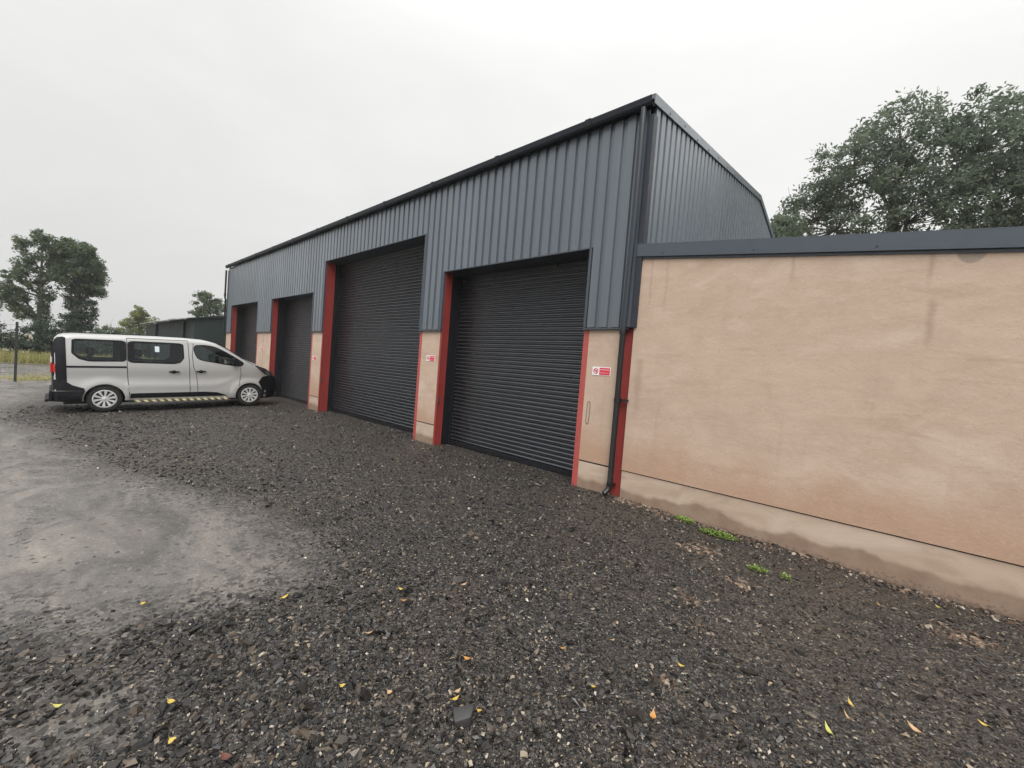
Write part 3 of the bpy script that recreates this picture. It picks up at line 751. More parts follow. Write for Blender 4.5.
# ------------------------------------------------------------------ lean-to with rendered wall
lean = empty('rendered_lean_to', (4, 0, 0), 'sand coloured cement rendered lean-to wall with slate grey sloping cap, at the right', 'lean-to')
topz = lambda x: 3.60 - 0.1035 * x
XE = 9.0
mb = MB().prism([(0.008, 0.440), (XE, 0.440), (XE, topz(XE)), (0.008, topz(0.008))], 'y', -0.014, 0.25); mb.build('rendered_wall', M['render'], lean)
mb = MB().box(0.008, XE, 0.0, 0.25, -0.4, 0.425); mb.build('plinth', M['plinth'], lean)
mb = MB().box(0.01, XE, 0.002, 0.22, 0.425, 0.452); mb.build('drip_bead', M['guide'], lean)
mb = MB().box(XE - 0.25, XE, 0.251, 9.5, -0.4, topz(XE)); mb.build('end_wall', M['render'], lean)
mb = MB()
for lo, hi, ya, yb in ((-0.055, 0.090, -0.062, -0.045), (0.0905, 0.102, -0.062, 0.30), (-0.075, -0.0555, -0.062, -0.030), (-0.105, -0.056, -0.0295, -0.0145)):
    mb.prism([(-0.03, topz(-0.03) + lo), (XE + 0.05, topz(XE + 0.05) + lo), (XE + 0.05, topz(XE + 0.05) + hi), (-0.03, topz(-0.03) + hi)], 'y', ya, yb)
mb.build('cap_flashing', M['cap'], lean)
mb = MB()
for xx in np.arange(0.35, XE, 1.1): mb.box(xx - 0.008, xx + 0.008, -0.066, -0.0625, topz(xx) - 0.04, topz(xx) - 0.024)
tag(mb.build('cap_screws', M['screw'], lean), kind='stuff')
mb = MB().prism([(0.05, topz(0.05) + 0.02), (XE, topz(XE) + 0.02), (XE, topz(XE) + 0.07), (0.05, topz(0.05) + 0.07)], 'y', 0.301, 9.6); mb.build('roof', M['clad'], lean)

# ------------------------------------------------------------------ green shed beyond the workshop
shed = empty('green_shed', (-30, 0, 0), 'low dark green sheet metal shed with a pale roof edge behind the van', 'shed')
def ribs_x(x0, x1, y, z0, z1a, z1b, mb, p=0.25, d=0.012):
    x = x0; i = 0
    while x < x1 - 1e-6:
        xn = min(x + p / 2, x1); ya = y - (d if i % 2 else 0)
        za = z1a + (z1b - z1a) * (x - x0) / (x1 - x0); zb_ = z1a + (z1b - z1a) * (xn - x0) / (x1 - x0)
        mb.add([(x, ya, z0), (xn, ya, z0), (xn, ya, zb_), (x, ya, za)], [(0, 1, 2, 3)])
        mb.add([(xn, y, z0), (xn, y - d, z0), (xn, y - d, zb_), (xn, y, zb_)], [(0, 1, 2, 3)])
        x = xn; i += 1
mb = MB(); ribs_x(-46, -26.9, -0.15, -0.6, 3.22, 3.35, mb); mb.build('front_wall', M['greenclad'], shed)
mb = MB(); y = -0.15; i = 0
while y < 7.0:
    xa = -26.9 + (0.012 if i % 2 else 0); ztop = lambda q: 3.40 + 0.195 * (q + 0.15)
    mb.add([(xa, y, -0.6), (xa, y + 0.125, -0.6), (xa, y + 0.125, ztop(y + 0.125)), (xa, y, ztop(y))], [(0, 1, 2, 3)])
    mb.add([(-26.9, y + 0.125, -0.6), (-26.888, y + 0.125, -0.6), (-26.888, y + 0.125, ztop(y + 0.125)), (-26.9, y + 0.125, ztop(y + 0.125))], [(0, 1, 2, 3)])
    y += 0.125; i += 1
mb.build('end_wall', M['greenclad'], shed)
mb = MB().prism([(-0.45, 3.27), (7.0, 3.27 + 0.195 * 7.45), (7.0, 3.33 + 0.195 * 7.45), (-0.45, 3.33)], 'x', -46.2, -26.75); mb.build('roof', M['greenclad'], shed)
mb = MB()
for i in range(7):
    x0 = -45.8 + i * 2.7; mb.box(x0, x0 + 2.2, -0.62, -0.455, 3.245 + 0.03 * (i % 2), 3.30 + 0.02 * (i % 3))
mb.build('roof_edge', M['shedroof'], shed)
mb = MB()
for xx in (-39.7, -29.4): MB().box(xx, xx + 0.14, -0.30, -0.185, -0.4, 3.22).build('frame_post', M['guide'], shed)

# ------------------------------------------------------------------ van
TILT = math.atan2(0.12, 3.17)
van = empty('parked_van', (-12.77, -4.624, -0.102), 'silver passenger van with black bumpers and tinted side windows, parked nose to a shutter', 'van', rot=(TILT, 0, 0))
local_root(van)
M['silver'] = simple('silver_metallic_paint', (0.66, 0.67, 0.68), 0.37, metal=0.15, var=0.02, coat=1.0, dirt=((0.34, 0.33, 0.31), -0.2))
M['bumper'] = simple('black_bumper_plastic', (0.006, 0.0065, 0.0095), 0.5, var=0.2, spec=0.25)
M['frit'] = simple('black_window_border', (0.006, 0.0065, 0.008), 0.2, var=0.1, spec=0.25)
M['tyre'] = simple('tyre_rubber', (0.014, 0.014, 0.014), 0.75, var=0.3)
M['hub'] = simple('silver_wheel_trim', (0.66, 0.66, 0.66), 0.3, metal=0.3, var=0.05)
M['hubdark'] = simple('wheel_shadow_steel', (0.03, 0.03, 0.03), 0.6)
M['seat'] = simple('dark_seat_cloth', (0.022, 0.023, 0.026), 0.9)
M['lamp'] = simple('dark_headlamp_lens', (0.025, 0.027, 0.03), 0.08, coat=1.0)
M['lampclear'] = simple('clear_lamp_reflector', (0.5, 0.52, 0.53), 0.15, metal=0.7)
M['tail'] = simple('red_tail_lens', (0.42, 0.015, 0.015), 0.15, coat=0.8)
M['tailwhite'] = simple('white_tail_lens', (0.6, 0.55, 0.55), 0.2)
M['cabin'] = simple('cabin_lining', (0.05, 0.05, 0.052), 0.9)
M['sticker'] = simple('pale_window_sticker', (0.62, 0.72, 0.74), 0.5)
gm = bpy.data.materials.new('tinted_glass'); gm.use_nodes = True; t = NT(gm.node_tree); t.n.clear()
o_ = t.node('ShaderNodeOutputMaterial'); tr = t.node('ShaderNodeBsdfTransparent'); tr.inputs[0].default_value = (0.78, 0.83, 0.81, 1)
gl = t.node('ShaderNodeBsdfGlossy'); gl.inputs['Roughness'].default_value = 0.03; gl.inputs[0].default_value = (0.75, 0.8, 0.85, 1)
fr = t.node('ShaderNodeFresnel'); fr.inputs[0].default_value = 1.5
ms = t.node('ShaderNodeMixShader'); t.link(fr.outputs[0], ms.inputs[0]); t.link(tr.outputs[0], ms.inputs[1]); t.link(gl.outputs[0], ms.inputs[2]); t.link(ms.outputs[0], o_.inputs[0])
M['glass'] = gm

zt_p = [(-0.87, 1.30), (-0.865, 1.62), (-0.83, 1.80), (-0.77, 1.875), (-0.68, 1.915), (-0.5, 1.935), (0.4, 1.95), (1.06, 1.965), (1.7, 1.965), (2.12, 1.945), (2.35, 1.885), (2.52, 1.79), (2.69, 1.682), (3.02, 1.445), (3.33, 1.318), (3.69, 1.165), (3.84, 1.06), (3.97, 0.95), (4.03, 0.84), (4.06, 0.62)]
zb_p = [(-0.87, 0.32), (-0.6, 0.30), (0, 0.29), (2.6, 0.27), (3.6, 0.22), (4.06, 0.24)]
ip = lambda P_, y: float(np.interp(y, [p[0] for p in P_], [p[1] for p in P_]))


def plan(y):
    """Half width at belt height along the van (corners rounded in plan)."""
    hw = 0.95
    if y > 2.9:
        q = min(1, (y - 2.9) / 1.17); hw -= 0.40 * q ** 3.2 + 0.03 * q
    if y < -0.72:
        q = (-0.72 - y) / 0.15; hw -= 0.075 * q * q
    return hw


def side_x(y, z):
    x = plan(y)
    if z > 1.12: x -= 0.135 * ((z - 1.12) / 0.80) ** 1.7
    x -= 0.018 * math.exp(-((z - 0.86) / 0.14) ** 2)                      # hollow under the belt
    for wy in (0.0, 3.19):                                                  # flared arches
        d = math.hypot(y - wy, (z - 0.335)); x += 0.030 * math.exp(-((d - 0.42) / 0.075) ** 2) * (1 if z > 0.25 else 0)
    if z < 0.45: x -= 0.05 * ((0.45 - z) / 0.2) ** 2
    # rising feature line on the front door
    if 1.7 < y < 3.1:
        cz = 0.66 + 0.40 * max(0, (y - 2.25) / 0.85) ** 1.4; x += 0.014 * math.exp(-((z - cz) / 0.05) ** 2)
    elif 0.4 < y <= 1.7: x += 0.014 * math.exp(-((z - 0.66) / 0.05) ** 2)
    return x


def section(y, inset=0.0):
    zt, zb = ip(zt_p, y), ip(zb_p, y)
    r = min(0.13, (zt - zb) * 0.3); pts = []
    zs = list(np.linspace(zb, zt - r, 22))
    for z in zs: pts.append((side_x(y, z), z))
    xr = pts[-1][0]
    for a in np.linspace(0, math.pi / 2, 7)[1:]:
        pts.append((xr - r * 1.15 * (1 - math.cos(a)), zt - r + r * math.sin(a)))
    xe = pts[-1][0]
    for f in (0.66, 0.33): pts.append((xe * f, zt + 0.03 * (1 - f)))
    pts.append((0.0, zt + 0.03))
    if inset: pts = [(max(0, x - inset) if x > 0 else 0, min(max(z, 0.55), zt - 0.06)) for x, z in pts]
    return pts


def hull(ys, inset=0.0):
    mb = MB(); rows = []
    for y in ys:
        h = section(y, inset); ring = [(x, y, z) for x, z in h] + [(-x, y, z) for x, z in h[-2::-1]]
        rows.append(ring)
    n = len(rows[0]); vs = [p for r in rows for p in r]
    fs = [(i * n + j, i * n + j + 1, (i + 1) * n + j + 1, (i + 1) * n + j) for i in range(len(rows) - 1) for j in range(n - 1)]
    fs += [(i * n, (i + 1) * n, (i + 1) * n + n - 1, i * n + n - 1) for i in range(len(rows) - 1)]
    fs += [tuple(range(n))[::-1], tuple(range((len(rows) - 1) * n, len(rows) * n))]
    mb.add(vs, fs); return mb


def dense(P_, step_=0.07):
    out = []
    for i in range(len(P_)):
        a, b = P_[i], P_[(i + 1) % len(P_)]; q = max(1, math.ceil(math.hypot(b[0] - a[0], b[1] - a[1]) / step_))
        out += [(a[0] + (b[0] - a[0]) * k / q, a[1] + (b[1] - a[1]) * k / q) for k in range(q)]
    return out


def chaikin(P_, k=2, w=0.2):
    for _ in range(k):
        o = []
        for i in range(len(P_)):
            a, b = P_[i], P_[(i + 1) % len(P_)]
            o += [(a[0] * (1 - w) + b[0] * w, a[1] * (1 - w) + b[1] * w), (a[0] * w + b[0] * (1 - w), a[1] * w + b[1] * (1 - w))]
        P_ = o
    return P_


def inset_poly(P_, d):
    n = len(P_); A = sum(P_[i][0] * P_[(i + 1) % n][1] - P_[(i + 1) % n][0] * P_[i][1] for i in range(n)); s = 1 if A > 0 else -1
    out = []
    for i in range(n):
        a, b, c = Vector(P_[i - 1]), Vector(P_[i]), Vector(P_[(i + 1) % n])
        e1 = (b - a).normalized(); e2 = (c - b).normalized(); nn = Vector((-(e1.y + e2.y), e1.x + e2.x)) * s
        if nn.length > 1e-6: nn.normalize()
        out.append((b.x + nn.x * d, b.y + nn.y * d))
    return out


def clip(poly, ax, v, keep_less):
    out = []
    for i in range(len(poly)):
        a, b = poly[i], poly[(i + 1) % len(poly)]
        ia, ib = (a[ax] <= v) == keep_less or a[ax] == v, (b[ax] <= v) == keep_less or b[ax] == v
        if ia: out.append(a)
        if ia != ib:
            q = (v - a[ax]) / (b[ax] - a[ax]); out.append((a[0] + q * (b[0] - a[0]), a[1] + q * (b[1] - a[1])))
    return out


def conform(mb, poly, off, sides=(1, -1), thick=0.0):
    """Lay a 2-D (y, z) outline on the van's flank, following its curve."""
    tris = tessellate_polygon([[Vector((p[0], p[1], 0)) for p in poly]])
    ys = np.arange(-1.2, 4.4, 0.14); zs = np.arange(0.0, 2.2, 0.07)
    for s in sides:
        for tr_ in tris:
            T = [poly[i] if not isinstance(i, Vector) else (i.x, i.y) for i in tr_]
            y0_, y1_ = min(p[0] for p in T), max(p[0] for p in T); z0_, z1_ = min(p[1] for p in T), max(p[1] for p in T)
            for i in range(len(ys) - 1):
                if ys[i + 1] <= y0_ or ys[i] >= y1_: continue
                c1 = clip(clip(T, 0, ys[i], False), 0, ys[i + 1], True)
                if len(c1) < 3: continue
                for j in range(len(zs) - 1):
                    if zs[j + 1] <= z0_ or zs[j] >= z1_: continue
                    c2 = clip(clip(c1, 1, zs[j], False), 1, zs[j + 1], True)
                    if len(c2) < 3: continue
                    mb.add([(s * (side_x(p[0], p[1]) + off), p[0], p[1]) for p in c2], [tuple(range(len(c2)))])
    return mb


def finish_merge(o):
    bm = bmesh.new(); bm.from_mesh(o.data); bmesh.ops.remove_doubles(bm, verts=bm.verts[:], dist=0.0006); bmesh.ops.recalc_face_normals(bm, faces=bm.faces[:]); bm.to_mesh(o.data); bm.free()
    o.data.polygons.foreach_set('use_smooth', [True] * len(o.data.polygons)); return o


def ring(mb, outer, inner, off, sides=(1, -1)):
    n = len(outer)
    for s in sides:
        P_ = []
        for a, b in zip(outer, inner):
            for f in (0, 0.5, 1.0):
                y, z = a[0] + (b[0] - a[0]) * f, a[1] + (b[1] - a[1]) * f; P_.append((s * (side_x(y, z) + off), y, z))
        mb.add(P_, [(3 * i + k, 3 * ((i + 1) % n) + k, 3 * ((i + 1) % n) + k + 1, 3 * i + k + 1) for i in range(n) for k in (0, 1)])
    return mb


W1 = dense(chaikin([(-0.555, 1.825), (0.405, 1.835), (0.405, 1.29), (-0.27, 1.275), (-0.44, 1.33), (-0.565, 1.47)], 2, 0.08))
W2 = dense(chaikin([(0.425, 1.835), (1.575, 1.835), (1.585, 1.42), (1.50, 1.29), (1.36, 1.25), (0.425, 1.265)], 2, 0.08))
W3 = dense(chaikin([(1.79, 1.70), (1.83, 1.805), (2.05, 1.825), (2.30, 1.79), (2.55, 1.66), (2.80, 1.50), (3.03, 1.34), (3.02, 1.27), (2.93, 1.205), (2.40, 1.285), (1.97, 1.37), (1.88, 1.42), (1.82, 1.55)], 2, 0.2))
I1 = inset_poly(W1, 0.045); I1 = [(min(y, 0.27) if y > 0.2 else y, z) for y, z in I1]
I2 = inset_poly(W2, 0.05); I2 = [(max(y, 0.56) if y < 0.6 else y, z) for y, z in I2]
I3 = inset_poly(W3, 0.022)

ys_b = [p[0] for p in zt_p] + list(np.arange(-0.4, 4.0, 0.09))
ys_b = sorted({round(y, 3) for y in ys_b})
body = hull(ys_b).build('body', M['silver'], van, smooth=32)
cutters = [hull(list(np.arange(-0.78, 2.35, 0.12)) + [2.5, 2.7, 2.85], 0.05).build('cut', M['cabin'])]
for I_ in (I1, I2, I3):
    cl_ = []
    for q in I_:
        if not cl_ or (math.hypot(q[0] - cl_[-1][0], q[1] - cl_[-1][1]) > 0.012 and math.hypot(q[0] - cl_[0][0], q[1] - cl_[0][1]) > 0.012): cl_.append(q)
    cutters.append(MB().prism(cl_, 'x', -1.31, 1.29).build('cut', M['frit']))
for wy in (0.0, 3.19):
    for s in (1, -1):
        mb = MB().prism([(wy + 0.375 * math.cos(a), 0.335 + 0.375 * math.sin(a)) for a in np.arange(40) * math.pi / 20], 'x', min(s * 0.62, s * 1.3), max(s * 0.62, s * 1.3)); cutters.append(mb.build('cut', M['cabin']))
for c in cutters:
    md_ = body.modifiers.new('cut', 'BOOLEAN'); md_.operation = 'DIFFERENCE'; md_.object = c; md_.solver = 'EXACT'; md_.material_mode = 'TRANSFER'
    c.parent = van
bpy.context.view_layer.update()
dg = bpy.context.evaluated_depsgraph_get()
nm = bpy.data.meshes.new_from_object(body.evaluated_get(dg)); body.modifiers.clear(); body.data = nm; nm.name = 'body'
nm.polygons.foreach_set('use_smooth', [True] * len(nm.polygons)); nm.set_sharp_from_angle(angle=R(32))
for c in cutters: bpy.data.objects.remove(c, do_unlink=True)

for nm_, W_, I_ in (('rear_window', W1, I1), ('middle_window', W2, I2), ('front_window', W3, I3)):
    for s_ in (1, -1):
        fr_ = ring(MB(), W_, I_, 0.0035, (s_,)).build(nm_, M['frit'], van, smooth=60)
        finish_merge(conform(MB(), I_, 0.001, (s_,)).build('pane', M['glass'], fr_))
# window band between the two rear windows is closed by the shut line
strip = lambda y0, z0, y1, z1, w_: [(y0 - w_ * (z1 - z0) / (math.hypot(y1 - y0, z1 - z0)), z0 + w_ * (y1 - y0) / math.hypot(y1 - y0, z1 - z0)), (y1 - w_ * (z1 - z0) / math.hypot(y1 - y0, z1 - z0), z1 + w_ * (y1 - y0) / math.hypot(y1 - y0, z1 - z0)),
                                    (y1 + w_ * (z1 - z0) / math.hypot(y1 - y0, z1 - z0), z1 - w_ * (y1 - y0) / math.hypot(y1 - y0, z1 - z0)), (y0 + w_ * (z1 - z0) / math.hypot(y1 - y0, z1 - z0), z0 - w_ * (y1 - y0) / math.hypot(y1 - y0, z1 - z0))]
for seq in ([(0.415, 1.90), (0.415, 1.13), (0.43, 0.80), (0.465, 0.33)], [(0.415, 1.90), (1.675, 1.915)], [(1.675, 1.915), (1.70, 1.2), (1.715, 0.33)], [(1.80, 1.86), (1.765, 1.5), (1.79, 1.18), (1.86, 0.98), (1.90, 0.33)], [(2.945, 1.19), (2.95, 0.95), (2.90, 0.62)], [(3.05, 1.40), (3.30, 1.27)]):
    for s_ in (1, -1):
        mb = MB()
        for a, b in zip(seq[:-1], seq[1:]): conform(mb, strip(*a, *b, 0.006), 0.0025, (s_,))
        mb.build('shut_line', M['frit'], van)
for s_ in (1, -1): conform(MB(), [(-0.655, 1.120), (-0.655, 1.165), (0.405, 1.172), (0.405, 1.127)], 0.006, (s_,)).build('door_rail', M['bumper'], van)
# black rear corner, bumpers and sills
for s_ in (1, -1): finish_merge(conform(MB(), [(-0.868, 0.56), (-0.868, 1.30), (-0.865, 1.62), (-0.835, 1.78), (-0.79, 1.84), (-0.70, 1.86), (-0.655, 1.84), (-0.645, 1.2), (-0.64, 0.77), (-0.55, 0.69), (-0.36, 0.615), (-0.345, 0.55)], 0.005, (s_,)).build('rear_corner_panel', M['bumper'], van))
MB().box(-0.80, 0.80, -0.885, -0.864, 0.56, 1.74, 0.004).build('tail_door', M['bumper'], van)
rb = MB(); outl = [(-0.90, 0.30), (-0.90, 0.55), (-0.34, 0.55), (-0.385, 0.42), (-0.40, 0.28)]
conform(rb, outl, 0.016); rb.box(-0.90, 0.90, -0.93, -0.868, 0.31, 0.555, 0.015)
rbo = rb.build('rear_bumper', M['bumper'], van)
MB().box(-0.55, 0.88, -1.0, -0.931, 0.30, 0.36, 0.008).build('tow_step', M['bumper'], rbo)
fb_out = [(3.50, 0.205), (3.53, 0.26), (3.56, 0.335), (3.545, 0.45), (3.50, 0.60), (3.44, 0.735), (3.56, 0.90), (3.68, 0.925), (3.86, 0.93), (3.99, 0.90), (4.045, 0.72), (4.055, 0.45), (4.0, 0.215), (3.8, 0.205)]
fb = conform(MB(), fb_out, 0.006)
fb.prism([(4.03, 0.24), (4.09, 0.26), (4.105, 0.50), (4.09, 0.70), (4.03, 0.86)], 'x', -0.50, 0.50)
finish_merge(fb.build('front_bumper', M['bumper'], van))
for s_ in (1, -1): finish_merge(conform(MB(), [(0.475, 0.335), (0.475, 0.462), (2.05, 0.47), (2.35, 0.445), (2.62, 0.335)], 0.010, (s_,)).build('sill_cladding', M['bumper'], van))
for s_ in (1, -1):
    hl = finish_merge(conform(MB(), [(3.31, 1.278), (3.46, 1.225), (3.66, 1.15), (3.84, 1.03), (3.97, 0.93), (3.80, 0.915), (3.64, 0.975), (3.50, 1.08)], 0.007, (s_,)).build('headlamp', M['lamp'], van))
    conform(MB(), [(3.64, 1.09), (3.72, 1.05), (3.82, 0.96), (3.76, 0.945), (3.69, 1.0)], 0.010, (s_,)).build('reflector', M['lampclear'], hl)
    tl = finish_merge(conform(MB(), [(-0.872, 1.00), (-0.872, 1.20), (-0.83, 1.20), (-0.82, 1.05), (-0.82, 1.00)], 0.012, (s_,)).build('tail_lamp', M['tail'], van))
    a_, b_ = sorted((s_ * 0.80, s_ * 0.90))
    MB().box(a_, b_, -0.905, -0.868, 1.0, 1.22, 0.01).build('lens', M['tail'], tl)
    MB().box(a_ + 0.005, b_ - 0.005, -0.90, -0.868, 1.23, 1.36, 0.01).build('clear_lens', M['tailwhite'], tl)
for hy, hz in ((1.36, 1.035), (1.965, 1.05)):
    hx = side_x(hy, hz)
    for s_ in (1, -1):
        a_, b_ = sorted((s_ * (hx - 0.005), s_ * (hx + 0.035)))
        h_ = MB().box(a_, b_, hy - 0.11, hy + 0.11, hz - 0.012, hz + 0.022, 0.006).build('door_handle', M['bumper'], van)
        conform(MB(), [(hy + 0.06 * math.cos(a), hz + 0.045 * math.sin(a)) for a in np.arange(14) * math.pi / 7], 0.003, (s_,)).build('handle_cup', M['bumper'], h_)
# windscreen over the sloping nose
mb = MB(); yy = np.linspace(2.36, 3.0, 8)
for s in range(6):
    x0, x1 = -0.70 + s * 1.4 / 6, -0.70 + (s + 1) * 1.4 / 6
    for a, b in zip(yy[:-1], yy[1:]): mb.add([(x0, a, ip(zt_p, a) + 0.036), (x1, a, ip(zt_p, a) + 0.036), (x1, b, ip(zt_p, b) + 0.036), (x0, b, ip(zt_p, b) + 0.036)], [(0, 1, 2, 3)])
finish_merge(mb.build('windscreen', M['frit'], van))
# door mirrors
for s in (1, -1):
    mx = s * (side_x(2.78, 1.32) + 0.10)
    mb = MB().box(mx - 0.09, mx + 0.09, 2.70, 2.80, 1.27, 1.47, 0.03); mb.box(min(mx, s * 0.86), max(mx, s * 0.86), 2.74, 2.79, 1.24, 1.28, 0.008)
    mb.build('door_mirror', M['bumper'], van, smooth=40)
# side step with hazard stripes
hz_, t, b, o_ = material('hazard_striped_step')
p = t.objc(); x_, y_, z_ = t.xyz(p)
sv = t.math('FRACT', t.math('MULTIPLY', t.math('ADD', y_, t.math('MULTIPLY', z_, 0.9)), 6.2))
c_ = t.mix(t.step(sv, 0.48, 0.52), (0.72, 0.62, 0.33), (0.02, 0.02, 0.02))
c_ = t.mix(t.math('MULTIPLY', t.noise(p, 9, 4), 0.4), c_, (0.25, 0.23, 0.18))
t.inp(b, 'Base Color', c_); b.inputs['Roughness'].default_value = 0.55
for s in (1, -1):
    st_ = MB().box(min(s * 0.82, s * 1.0), max(s * 0.82, s * 1.0), 0.53, 2.66, 0.228, 0.272, 0.008).build('side_step', hz_, van)
    for y_ in (0.8, 1.6, 2.4): MB().box(min(s * 0.6, s * 0.83), max(s * 0.6, s * 0.83), y_, y_ + 0.05, 0.235, 0.265).build('step_bracket', M['bumper'], st_)
    MB().box(min(s * 0.9, s * 1.003), max(s * 0.9, s * 1.003), 0.44, 0.529, 0.235, 0.28, 0.004).build('end_cap', M['bumper'], st_)
# wheels
def wheel(wy, s):
    zc, r = 0.335, 0.335; xo = s * 0.925; k = s
    prof = [(0.20, -0.17), (0.315, -0.165), (0.332, -0.14), (0.335, -0.09), (0.332, -0.03), (0.318, -0.004), (0.27, 0.010), (0.232, 0.004), (0.222, -0.02)]
    tw = MB().lathe([(a, k * h) for a, h in prof], (xo, wy, zc), 'x', 44).build('wheel', M['tyre'], van, smooth=45)
    MB().lathe([(0.0, k * -0.045), (0.14, k * -0.045), (0.226, k * -0.03)], (xo, wy, zc), 'x', 36).build('wheel_disc', M['hubdark'], tw, smooth=40)
    mb = MB().lathe([(0.226, k * -0.03), (0.228, k * 0.004), (0.205, k * 0.008), (0.198, k * -0.02)], (xo, wy, zc), 'x', 44)
    mb.lathe([(0.0, k * 0.006), (0.035, k * 0.005), (0.058, k * -0.004), (0.062, k * -0.03)], (xo, wy, zc), 'x', 24)
    for q in range(10):
        a = q * 2 * math.pi / 10 + 0.2; ca, sa_ = math.cos(a), math.sin(a)
        pts = []
        for rr_, hw_, h in ((0.05, 0.016, -0.004), (0.12, 0.020, -0.002), (0.20, 0.031, 0.004)):
            pts.append(((rr_ * ca - hw_ * sa_, rr_ * sa_ + hw_ * ca), (rr_ * ca + hw_ * sa_, rr_ * sa_ - hw_ * ca), h))
        vs = []
        for A_, B_, h in pts:
            for P_ in (A_, B_): vs += [(xo + k * h, wy + P_[0], zc + P_[1]), (xo + k * (h - 0.022), wy + P_[0], zc + P_[1])]
        fs = []
        for i in (0, 4): fs += [(i, i + 2, i + 6, i + 4), (i, i + 4, i + 5, i + 1), (i + 2, i + 3, i + 7, i + 6)]
        mb.add(vs, fs)
    mb.build('wheel_trim', M['hub'], tw, smooth=35)
for wy in (0.0, 3.19):
    for s in (1, -1): wheel(wy, s)
# seats and cabin
def seat_row(y, xs_, hgt=1.28):
    mb = MB()
    for x in xs_:
        mb.box(x - 0.24, x + 0.24, y - 0.1, y + 0.42, 0.55, 0.86, 0.05); mb.box(x - 0.23, x + 0.23, y - 0.18, y - 0.04, 0.8, hgt + 0.1, 0.05); mb.box(x - 0.13, x + 0.13, y - 0.17, y - 0.07, hgt + 0.13, hgt + 0.33, 0.04)
        mb.build('seat', M['seat'], van, smooth=40); mb = MB()
seat_row(-0.1, (-0.5, 0.0, 0.5)); seat_row(0.82, (-0.52, -0.03, 0.42)); seat_row(1.95, (-0.48, 0.45))
MB().box(-0.75, 0.75, 2.55, 2.84, 0.6, 1.16, 0.05).build('dashboard', M['seat'], van)
conform(MB(), [(0.965, 1.57), (0.965, 1.72), (1.055, 1.72), (1.055, 1.57)], 0.004, (1,)).build('window_sticker', M['sticker'], van)
mb = MB()
for wy in (0.0, 3.19): mb.tube([(-0.85, wy, 0.335), (0.85, wy, 0.335)], 0.05, 8)
mb.box(-0.6, 0.6, -0.7, 3.8, 0.19, 0.30); mb.build('underbody', M['hubdark'], van)

# ------------------------------------------------------------------ trees and plants
def leaf_mat(name, a, b_, c_, trans=0.25):
    mt, t, b, o = material(name)
    r = t.island(); p = t.pos()
    col = t.ramp(r, [(0.0, a), (0.55, b_), (1.0, c_)])
    cl = t.noise(p, 0.75, 3); col = t.mix(t.math('MULTIPLY', t.step(cl, 0.42, 0.62), 0.4), col, tuple(min(1, x * 1.25) for x in c_))
    t.inp(b, 'Base Color', col); b.inputs['Roughness'].default_value = 0.55; b.inputs['Specular IOR Level'].default_value = 0.35
    tl_ = t.node('ShaderNodeBsdfTranslucent'); t.inp(tl_, 0, col); mx = t.node('ShaderNodeMixShader'); mx.inputs[0].default_value = trans
    t.link(b.outputs[0], mx.inputs[1]); t.link(tl_.outputs[0], mx.inputs[2]); t.link(mx.outputs[0], o.inputs[0])
    return mt


M['bark'] = simple('tree_bark', (0.085, 0.075, 0.062), 0.9, var=0.4, scale=5, bump=0.3)
M['leaf_ash'] = leaf_mat('ash_leaves', (0.100, 0.138, 0.092), (0.140, 0.178, 0.122), (0.185, 0.215, 0.158), 0.55)
M['leaf_dark'] = leaf_mat('dark_leaves', (0.020, 0.034, 0.022), (0.035, 0.055, 0.034), (0.060, 0.082, 0.050))
M['leaf_ivy'] = leaf_mat('ivy_leaves', (0.025, 0.045, 0.032), (0.042, 0.066, 0.046), (0.065, 0.092, 0.062), 0.2)
M['leaf_yellow'] = leaf_mat('yellow_green_leaves', (0.10, 0.13, 0.035), (0.17, 0.20, 0.06), (0.26, 0.27, 0.10), 0.35)
M['leaf_olive'] = leaf_mat('olive_leaves', (0.090, 0.130, 0.075), (0.126, 0.166, 0.098), (0.165, 0.200, 0.125), 0.55)


def leaves(centers, radii, per, size, r_):
    """Leaf-sized pointed faces gathered round twig ends."""
    n = int(sum(per)); ci = np.repeat(np.arange(len(centers)), per)
    d = r_.normal(0, 1, (n, 3)); d /= np.linalg.norm(d, axis=1)[:, None]
    P = centers[ci] + d * (radii[ci] * r_.random((n, 1)).ravel() ** 0.5)[:, None] * np.array([1, 1, 0.72])
    sz = size * r_.uniform(0.55, 1.35, n)
    nrm = r_.normal(0, 1, (n, 3)) + np.array([0, 0, 0.7]); nrm /= np.linalg.norm(nrm, axis=1)[:, None]
    tg = np.cross(nrm, r_.normal(0, 1, (n, 3))); tg /= np.linalg.norm(tg, axis=1)[:, None]; bt = np.cross(nrm, tg)
    a = P - tg * sz[:, None]; c = P + tg * sz[:, None]; b_ = P + bt * (sz * 0.42)[:, None]; d_ = P - bt * (sz * 0.42)[:, None] - nrm * (sz * 0.15)[:, None]
    Vv = np.stack([a, b_, c, d_], 1).reshape(-1, 3); Ff = np.arange(4 * n).reshape(-1, 4)
    return Vv, Ff


